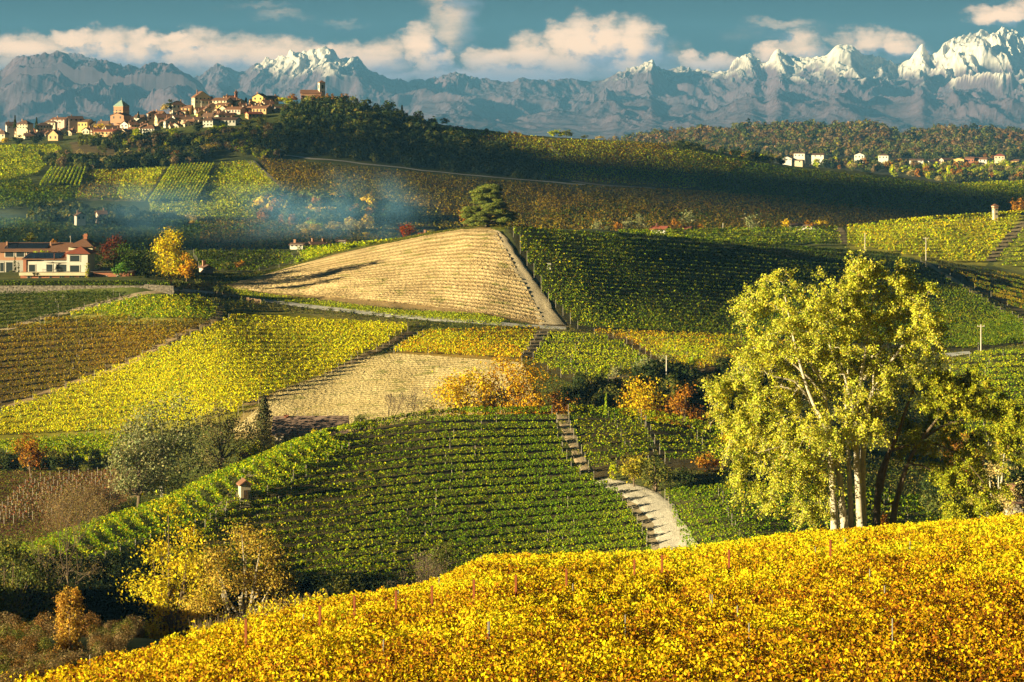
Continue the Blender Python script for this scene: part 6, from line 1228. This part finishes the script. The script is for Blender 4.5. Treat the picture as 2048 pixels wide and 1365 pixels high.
# ------------------------------------------------------------------ the farm on its terrace (metres, seen square on)
def farm():
    d = 497; u = d / F
    def bx(mb, x0, x1, y0, y1, dn, df): mb.box(((x0 - CX) * u, dn, (HY - y1) * u), ((x1 - CX) * u, df, (HY - y0) * u))
    root = empty('farmhouse', (0, 0, 0), label='farmhouse with red brick ground floor, cream upper floor and solar panels on its lower roof', cat='house')
    def part(name, mat, *bs, parent=root):
        mb = MB(); [bx(mb, *b) for b in bs]; return mb.build(name, mat, parent)
    part('lower_wall', mat_flat('farm_brick', WALLS['terra'], .85, .2, 2.5), (41, 176, 551, 568, d, d + 12))
    part('balcony_slab', wmat('cream'), (40, 177, 545.2, 551, d - 1.0, d + 12))
    part('upper_wall', wmat('pale'), (50, 132, 524, 545, d + 1.6, d + 9), (86, 133, 522.6, 526, d + .9, d + 1.6))
    part('side_wall', mat_flat('farm_brick', WALLS['terra'], .85, .2, 2.5), (43.5, 49.6, 520, 545, d + 1.4, d + 9), (124, 131.6, 505, 523.6, d + 4, d + 9))
    part('tower_wall', wmat('pale'), (132, 174, 509, 545, d + .8, d + 9))
    def slope(name, mat, x0, x1, yf, yb, dn, df, parent=root, t=.2):
        A = [((x0 - CX) * u, dn, (HY - yf) * u), ((x1 - CX) * u, dn, (HY - yf) * u), ((x1 - CX) * u, df, (HY - yb) * u), ((x0 - CX) * u, df, (HY - yb) * u)]; B = [(a, b, c - t) for a, b, c in A]
        mb = MB(); mb.add(A, q=[(0, 1, 2, 3)]); mb.add(B, q=[(3, 2, 1, 0)])
        for i in range(4): mb.add([A[i], B[i], B[(i + 1) % 4], A[(i + 1) % 4]], q=[(0, 1, 2, 3)])
        return mb.build(name, mat, parent)
    lr = slope('lower_roof', rmat('tile'), 41, 131, 519, 510, d + 1.2, d + 9.2)
    solar = mat_flat('solar_panel', (.018, .022, .035), .25, .15, spec=.6, stripes=(3.2, .5))
    slope('solar_panel', solar, 44, 118, 518.2, 511, d + 1.5, d + 8.2, lr, .1).location.z += .12
    z0 = (HY - 508.6) * u; xa, xb = (126.5 - CX) * u, (181 - CX) * u; ya, yb = d + .1, d + 9.7; xm, ym = (153 - CX) * u, d + 4.9; zt = (HY - 495.5) * u
    mb = MB(); mb.add([(xa, ya, z0), (xb, ya, z0), (xb, yb, z0), (xa, yb, z0), (xm, ym, zt)], q=[(3, 2, 1, 0)], t=[(0, 1, 4), (1, 2, 4), (2, 3, 4), (3, 0, 4)]); tr_ = mb.build('tower_roof', rmat('red'), root)
    def win(x0, x1, y0, y1, dd, n=1, white=False):
        for i in range(n):
            a = x0 + (x1 - x0) * i / n; b = x0 + (x1 - x0) * (i + 1) / n - (.8 if n > 1 else 0)
            window(root, ((a + b) / 2 - CX) * u, d + dd - .04, (HY - (y0 + y1) / 2) * u, (b - a) * u, (y1 - y0) * u, frame=True)
    win(55, 67, 531, 544.6, 1.6); win(90, 102, 530.5, 544.6, 1.6); win(110, 130, 530.5, 544.6, 1.6); win(139, 157.5, 512, 523.5, .8); win(139, 157, 532, 544.4, .8)
    for (a, b) in ((55, 61), (77, 81), (99, 102.5)): win(a, b, 554, 565, 0)
    for (a, b) in ((119, 128.5), (139, 150), (158, 169)): win(a, b, 553.5, 562.5, 0, 2)
    rail = MB()
    for x in np.arange(86, 132, 2.2): rail.tube([((x - CX) * u, d - .8, (HY - 545.2) * u), ((x - CX) * u, d - .8, (HY - 538.5) * u)], .025, 4)
    rail.box(((86 - CX) * u, d - .83, (HY - 538.8) * u), ((132 - CX) * u, d - .77, (HY - 538.2) * u)); rail.build('balcony_railing', mat_flat('iron', (.06, .06, .06), .5), root)
    post = MB(); post.box(((105.4 - CX) * u, d + 1.2, (HY - 524) * u), ((106.6 - CX) * u, d + 1.5, (HY - 508) * u)); post.build('flue', mat_flat('rust_iron', (.18, .07, .04), .7), lr)
    # long house behind
    r2 = empty('farm_wing', (0, 0, 0), label='long farm wing behind the farmhouse, with a tile roof, solar panels and a hipped tower', cat='house')
    D = d + 22; v = D / F
    def bx2(name, mat, *bs):
        mb = MB()
        for (x0, x1, y0, y1, dn, df) in bs: mb.box(((x0 - CX) * v, dn, (HY - y1) * v), ((x1 - CX) * v, df, (HY - y0) * v))
        return mb.build(name, mat, r2)
    bx2('upper_wall', wmat('brick'), (-12, 138, 501, 521, D, D + 9)); bx2('lower_wall', wmat('grey'), (-12, 138, 521, 552, D - .3, D + 9))
    bx2('tower_wall', wmat('cream'), (138, 186, 494, 552, D - .6, D + 9))
    def slope2(name, mat, x0, x1, yf, yb, dn, df, parent, lift=0):
        A = [((x0 - CX) * v, dn, (HY - yf) * v + lift), ((x1 - CX) * v, dn, (HY - yf) * v + lift), ((x1 - CX) * v, df, (HY - yb) * v + lift), ((x0 - CX) * v, df, (HY - yb) * v + lift)]; B = [(a, b, c - .18) for a, b, c in A]
        mb = MB(); mb.add(A, q=[(0, 1, 2, 3)]); mb.add(B, q=[(3, 2, 1, 0)])
        for i in range(4): mb.add([A[i], B[i], B[(i + 1) % 4], A[(i + 1) % 4]], q=[(0, 1, 2, 3)])
        return mb.build(name, mat, parent)
    mr = slope2('roof', rmat('tile'), -14, 138, 502, 487.5, D - 1, D + 5, r2); slope2('rear_roof', rmat('tile'), -14, 138, 502, 487.6, D + 10.6, D + 5.05, r2)
    slope2('solar_panel', solar, 8, 30, 497.6, 488.8, D + .6, D + 4.4, mr, .12); slope2('solar_panel', solar, 31, 93, 497.2, 489.2, D + .6, D + 4.4, mr, .12)
    zt, z0 = (HY - 478.5) * v, (HY - 493.8) * v; xa, xb = (133 - CX) * v, (190 - CX) * v; ym = D + 4.2
    mb = MB(); mb.add([(xa, D - 1.6, z0), (xb, D - 1.6, z0), (xb, D + 10, z0), (xa, D + 10, z0), ((162 - CX) * v, ym, zt)], q=[(3, 2, 1, 0)], t=[(0, 1, 4), (1, 2, 4), (2, 3, 4), (3, 0, 4)]); hr = mb.build('hip_roof', rmat('tile'), r2)
    c = MB(); c.box(((161 - CX) * v, ym - .5, zt - .4), ((168 - CX) * v, ym + .5, zt + .55)); c.box(((159.5 - CX) * v, ym - .65, zt + .55), ((169.5 - CX) * v, ym + .65, zt + .75)); c.box(((161.5 - CX) * v, ym - .5, zt + .75), ((168.5 - CX) * v, ym + .5, zt + 1.15)); c.build('chimney', wmat('terra'), hr)
    for x in (7, 95): 
        c = MB(); c.box(((x - CX) * v, D + 2.6, (HY - 494) * v), ((x + 3 - CX) * v, D + 3.5, (HY - 485) * v)); c.build('chimney', wmat('brick'), mr)
    for (a, b, y0, y1) in ((11, 27, 504.5, 514), (33, 48, 504.5, 514), (54, 68, 504.5, 514), (108, 114, 503, 513), (124, 130, 503, 513)): window(r2, ((a + b) / 2 - CX) * v, D - .04, (HY - (y0 + y1) / 2) * v, (b - a) * v, (y1 - y0) * v)
    for (a, b, y0, y1) in ((1, 8, 526, 543), (13, 26, 525, 545)): window(r2, ((a + b) / 2 - CX) * v, D - .34, (HY - (y0 + y1) / 2) * v, (b - a) * v, (y1 - y0) * v)
    # aerial
    an = empty('aerial', ((136 - CX) * v, D + 3, (HY - 487) * v), label='white aerial mast on the ridge of the farm roof', cat='aerial')
    a = MB(); a.tube([(0, 0, 0), (0, 0, 1.7)], .05, 5); a.build('mast', FRAME, an); a = MB(); a.tube([(-.4, 0, 1.6), (.1, 0, 1.75)], .03, 4); a.tube([(-.3, 0, 1.35), (.1, 0, 1.45)], .03, 4); a.build('antenna', FRAME, an)
    # low wing in the shade at the right
    r3 = empty('farm_annex', (0, 0, 0), label='low dark red farm annex in the shade between the trees', cat='house')
    mb = MB(); bx(mb, 185, 262, 545, 568, d + 1, d + 12); mb.build('wall', mat_flat('farm_brick', WALLS['terra'], .85, .2, 2.5), r3)
    mb = MB(); bx(mb, 180, 264, 543.6, 545, d + .4, d + 12.4); mb.build('roof', rmat('dark'), r3)
    for (a, b) in ((201, 206), (207, 212), (232, 238)): window(r3, ((a + b) / 2 - CX) * u, d + .96, (HY - 557) * u, (b - a) * u, 9 * u)
    return u
farm()
# stone terrace wall: courses of rough stones, hedge on top
def terrace():
    r = np.random.default_rng(4); mb = MB()
    pts = np.array([(-140, 484), (0, 481), (150, 477.5), (285, 473.5), (346, 471)], float)
    for s in np.arange(-140, 346, 4.2):
        d = np.interp(s, pts[:, 0], pts[:, 1]); u = d / F; zt = (HY - 572) * u if s < 285 else (HY - 569 - (s - 285) * .06) * u; zb = (HY - 597) * u if s < 285 else (HY - (593 - (s - 285) * .12)) * u - .4; zc = zb - .6
        while zc < zt:
            h = .22 + .22 * r.random(); x0 = (s - CX) * u + r.normal() * .06; w = 4.2 * u * (.9 + .15 * r.random()); y = d + r.normal() * .05; g = .6 + .7 * r.random()
            mb.box((x0, y, zc), (x0 + w, d + 1.0, min(zc + h - .03, zt)), np.array([.22, .19, .155]) * g); zc += h
    tag(mb.build('terrace_wall', mat_attr('wall_stone', 2.5, .65, 1.3)), 'long rough stone retaining wall under the farm terrace', 'wall')
    hb = MB(); n = 26000; s = -140 + 480 * r.random(n); d = np.interp(s, pts[:, 0], pts[:, 1]) + 1.0 + 1.2 * r.random(n); u = d / F; top = (HY - 562) * u; z = (HY - 573) * u + r.random(n) ** .6 * (top - (HY - 573) * u) * (1 + .1 * fbm(s / 6, s * 0, 2))
    hb.leaves(np.stack([(s - CX) * u, d, z], 1), .34 * (.6 + .8 * r.random(n)), r.normal(size=(n, 3)) + (0, -.3, .6), palette(mixpal(DARK, LIME, .25), n, r), r=r); tag(hb.build('hedge', LEAF), 'clipped green hedge along the top of the farm terrace wall', 'hedge')
terrace()
# wooden picket fence by the road
def fence():
    r = np.random.default_rng(14); xs = np.linspace(428, 521, 32); ys = np.interp(xs, [428, 470, 521], [592, 599, 608]); X, D = unproj(xs, ys, 430, 480); k = MB(); rl = MB()
    for i, (x, d) in enumerate(zip(X, D)): z = float(ground(x, d)); k.box((x - .12, d - .05, z - .2), (x + .12, d + .05, z + .95 + .12 * r.random()))
    w = mat_flat('fence_wood', (.40, .26, .15), .85, .25, 3.0); root = empty('wooden_fence', (0, 0, 0), label='low wooden paling fence beside the start of the road', cat='fence')
    k.build('palings', w, root)
    for hgt in (.35, .75): rl.tube([(x, d + .07, float(ground(x, d)) + hgt) for x, d in zip(X, D)], .035, 4)
    rl.build('rail', w, root)
fence()
# ------------------------------------------------------------------ poles, posts, wires
CONC = mat_flat('concrete_pole', (.50, .45, .38), .8, .15); RUSTY = mat_flat('rusted_steel', (.30, .085, .03), .75, .3, 4.0); STEEL = mat_flat('galvanised_post', (.20, .19, .17), .6, .15)
def pole(px, top, base, d, label, cross=False):
    u = d / F; X = (px - CX) * u; z = float(ground(X, d)); h = max((base - top) * u, 3); root = empty('utility_pole', (X, d, z), label=label, cat='pole')
    m = MB(); m.tube([(0, 0, -.5), (0, 0, h)], [.17, .11], 8); m.build('mast', CONC, root)
    if cross:
        m = MB(); m.box((-.8, -.08, h - .5), (.8, .08, h - .36)); m.build('crossarm', CONC, root)
        for k in (-.7, 0, .7):
            m = MB(); m.tube([(k, 0, h - .36), (k, 0, h - .12)], [.07, .05], 6); m.build('insulator', FRAME, root)
    return root
pole(1730, 440, 492, 690, 'slim concrete pole at the left edge of the bright yellow slope'); pole(1852, 470, 530, 640, 'concrete pole with a crossarm at the head of the dark hill path', True)
pole(1962, 640, 696, 448, 'concrete pole with lamps at the top, above the right edge vineyard', True); pole(1333, 730, 794, 396, 'grey pole standing in the dark hollow')
pole(1446, 438, 458, 758, 'thin pole behind the vineyard skyline left of the olive tree')
# rusty posts standing out of the golden vines
def front_posts():
    m = MB(); m.box((-.035, -.035, -.4), (.035, .035, 2.7)); m.box((-.05, -.012, -.4), (.05, .012, 2.7)); o = m.build('vineyard_post', RUSTY); red = o.data; bpy.data.objects.remove(o)
    m = MB(); m.tube([(0, 0, -.4), (0, 0, 2.15)], .03, 6); o = m.build('vineyard_post', STEEL); grey = o.data; bpy.data.objects.remove(o)
    R = [(948, 1160, 'in front of the higher block, second tall one from its left end'), (1032, 1150, 'in front of the higher block, third tall one'), (1133, 1138, 'in front of the higher block, tallest of all'), (1269, 1120, 'at the upper edge, right of the tallest rusty post'), (1458, 1100, 'at the upper edge below the white track'), (864, 1172, 'at the left end of the higher block'), (792, 1182, 'standing alone where the edge dips, right of the dry stalks'), (709, 1192, 'just right of the dry stalks'), (640, 1212, 'among the last dry stalks'), (492, 1238, 'at the left end of the dry stalks'), (1324, 1110, 'at the upper edge, between two taller rusty posts'), (1661, 1080, 'near the pale poplar trunks')]
    for (px, top, lb) in R:
        d = 130.0
        for _ in range(4): d = float(unproj([px], [top + 32 + 1.95 * F / d], 70, 172)[1][0])
        X = (px - CX) / F * d; z = float(ground(X, d)); o = bpy.data.objects.new('vineyard_post', red); COL.objects.link(o); o.location = (X, d, z); o.scale = (1.15, 1.15, max(.85, ((HY - top) / F * d - z) / 2.7)); tag(o, 'rusty steel post ' + lb, 'post', 'rusty posts in the golden vineyard')
    r = np.random.default_rng(3)
    for i in range(30):
        px = r.uniform(10, 2030); t = r.random(); d = 58 + 95 * t; lim = float(pchip([p[0] for p in LINES[2]], [p[2] for p in LINES[2]], np.array([px]))[0])
        if d > lim - 4: continue
        X = (px - CX) / F * d; q = d + .10 * X; d = d + round(q / 2.4) * 2.4 - q - .65
        o = bpy.data.objects.new('vineyard_post', grey); COL.objects.link(o); o.location = (X, d, float(ground(X, d))); tag(o, 'grey metal post half hidden among the golden vine leaves', 'post', 'grey posts among the golden vines')
front_posts()
# bare trellis plot at the left
def trellis():
    m = MB(); m.box((-.035, -.035, -.3), (.035, .035, 1.7)); o = m.build('trellis_post', mat_flat('white_post', (.40, .36, .31), .7)); me = o.data; bpy.data.objects.remove(o)
    r = np.random.default_rng(6); br = MB()
    for k in range(16):
        a = np.array([-30 + 19 * k, 1052 - 3 * k]); b = a + np.array([92, -92 + k * 1.2]); Q = resample([a, (a + b) / 2, b], 9); ok = poly_in([(-60, 950), (0, 945), (262, 935), (262, 985), (150, 1025), (60, 1055), (-60, 1060)], Q[:, 0], Q[:, 1]); Q = Q[ok]
        if len(Q) < 2: continue
        X, D = unproj(Q[:, 0], Q[:, 1] + 6, 300, 392)
        for (x, d) in zip(X, D): o = bpy.data.objects.new('trellis_post', me); COL.objects.link(o); o.location = (x, d, float(ground(x, d))); tag(o, 'thin white post of the bare trellis plot behind the left ridge', 'post', 'white posts of the bare trellis plot')
        n = int(30 * len(Q)); t = r.random(n); x = np.interp(t, np.linspace(0, 1, len(X)), X) + r.normal(size=n) * .2; d = np.interp(t, np.linspace(0, 1, len(X)), D) + r.normal(size=n) * .2
        br.leaves(np.stack([x, d, ground(x, d) + .3 + r.random(n)], 1), .35 * (.5 + r.random(n)), r.normal(size=(n, 3)), palette(TAN + [((.30, .10, .05), 3)], n, r), r=r)
    tag(br.build('bare_vines', LEAF), 'brown leafless vines on the trellis plot behind the left ridge', 'vineyard', kind='stuff')
    for k in range(34):      # thin stakes below the pale stubble
        px = 480 + 7.6 * k; py = 838 - .02 * (px - 480) if k % 2 else 852 - .03 * (px - 480); X, D = unproj([px], [py], 366, 400); o = bpy.data.objects.new('trellis_post', me); COL.objects.link(o); o.location = (float(X[0]), float(D[0]), float(ground(X[0], D[0]))); o.scale = (.6, .6, .9); tag(o, 'thin stake at the lower edge of the pale stubble field', 'post', 'stakes at the foot of the pale stubble field')
trellis()
# crates of a small trailer among the vines, sign boxes on the skyline
b = empty('vineyard_cabinet', at(1098, 505), label='tiny white cabinet among the vines on the cedar hill', cat='cabinet'); m = MB(); m.box((-.45, -.35, 0), (.45, .35, 1.5)); m.build('cabinet_body', FRAME, b); m = MB(); m.box((-.55, -.45, 1.503), (.55, .45, 1.6)); m.build('lid', STEEL, b)
# ------------------------------------------------------------------ smoke in the valley
def smoke():
    m = bpy.data.materials.new('smoke'); m.use_nodes = True; m.node_tree.nodes.clear(); N = NT(m.node_tree)
    tcn = N.n('ShaderNodeTexCoord'); g = tcn.outputs['Generated']
    nz = N.n('ShaderNodeTexNoise', i_Vector=N.vm('MULTIPLY', g, (5.0, 3.0, 1.6)), i_Scale=1.0, i_Detail=3.0)
    c = N.vm('MULTIPLY', N.vm('SUBTRACT', g, (.5, .5, .25)), (2.0, 2.0, 1.35)); e = N.math('SUBTRACT', 1.0, N.vm('LENGTH', c), clamp=True)
    den = N.math('MULTIPLY', N.math('MULTIPLY', e, N.ramp(nz.outputs['Fac'], .38, .72)), .019)
    pv = N.n('ShaderNodeVolumePrincipled'); pv.inputs['Color'].default_value = (.26, .60, 1.0, 1); m.node_tree.links.new(den, pv.inputs['Density'])
    N.n('ShaderNodeOutputMaterial', i_Volume=pv.outputs[0])
    for (x0, x1, y0, y1, z0, z1, lb) in ((-290, -10, 740, 1000, -58, -22, 'blue smoke drifting over the left of the valley'), (-120, -20, 810, 940, -58, -14, 'blue smoke rising left of the cedar')):
        b = MB(); b.box((x0, y0, z0), (x1, y1, z1)); tag(b.build('smoke', m), lb, 'smoke', kind='stuff')
smoke()

# ------------------------------------------------------------------ unseen cloud sheets added and outlined to shade the far slopes and valley
def shade_cloud(poly, seed):
    zc, zg = 860.0, -35.0; k = (zc - zg) / SUN_DIR[2]; P = np.asarray(poly, float) + SUN_DIR[:2] * k; n = 120
    t = np.linspace(0, 1, len(P) + 1); Q = np.concatenate([P, P[:1]]); u = np.linspace(0, 1, n, endpoint=False); E = np.stack([np.interp(u, t, Q[:, 0]), np.interp(u, t, Q[:, 1])], 1); c = E.mean(0)
    E = c + (E - c) * (1 + .10 * fbm(np.cos(u * 6.283) * 2 + seed, np.sin(u * 6.283) * 2, 3))[:, None]; V = []; qd = []; rings = [(1.0, 0), (.96, 5), (.8, 11), (.5, 14), (.1, 15), (.8, -4), (.4, -6), (.1, -6)]
    for (f, h) in rings: V.append(np.concatenate([c + (E - c) * f, np.full((n, 1), zc + h) + 2 * fbm(E[:, :1] / 40 * f, E[:, 1:] / 40 * f, 3)], 1))
    j = np.arange(n); j2 = (j + 1) % n
    for a, b in ((0, 1), (1, 2), (2, 3), (3, 4), (5, 0), (6, 5), (7, 6)): qd.append(np.stack([a * n + j, a * n + j2, b * n + j2, b * n + j], 1))
    V = np.concatenate(V); m = len(V); V = np.concatenate([V, [[*c, zc + 15]], [[*c, zc - 6]]]); tr = np.concatenate([np.stack([4 * n + j, 4 * n + j2, np.full(n, m)], 1), np.stack([7 * n + j2, 7 * n + j, np.full(n, m + 1)], 1)])
    o = mesh_obj('added_shade_cloud', V, np.concatenate(qd), tr, mat_flat('shade_cloud_white', (.8, .8, .8), 1.0, .05), smooth=True); tag(o, kind='structure')
shade_cloud([(-80, 1270), (-85, 1440), (0, 1410), (110, 1360), (250, 1310), (340, 1240), (330, 1010), (140, 960), (40, 1000), (-30, 1160)], 1)
shade_cloud([(-330, 680), (-120, 680), (-90, 760), (-170, 830), (-330, 850)], 2)
# ------------------------------------------------------------------ air
hz = MB(); hz.box((-6500, -200, -230), (6500, 16500, 830))
hm = bpy.data.materials.new('air'); hm.use_nodes = True; hm.node_tree.nodes.clear(); HN = NT(hm.node_tree)
pv = HN.n('ShaderNodeVolumePrincipled'); pv.inputs['Color'].default_value = (.19, .52, 1.0, 1); pv.inputs['Density'].default_value = 5.0e-5; pv.inputs['Anisotropy'].default_value = 0.0
HN.n('ShaderNodeOutputMaterial', i_Volume=pv.outputs[0])
hz_o = hz.build('haze', hm); tag(hz_o, kind='stuff')
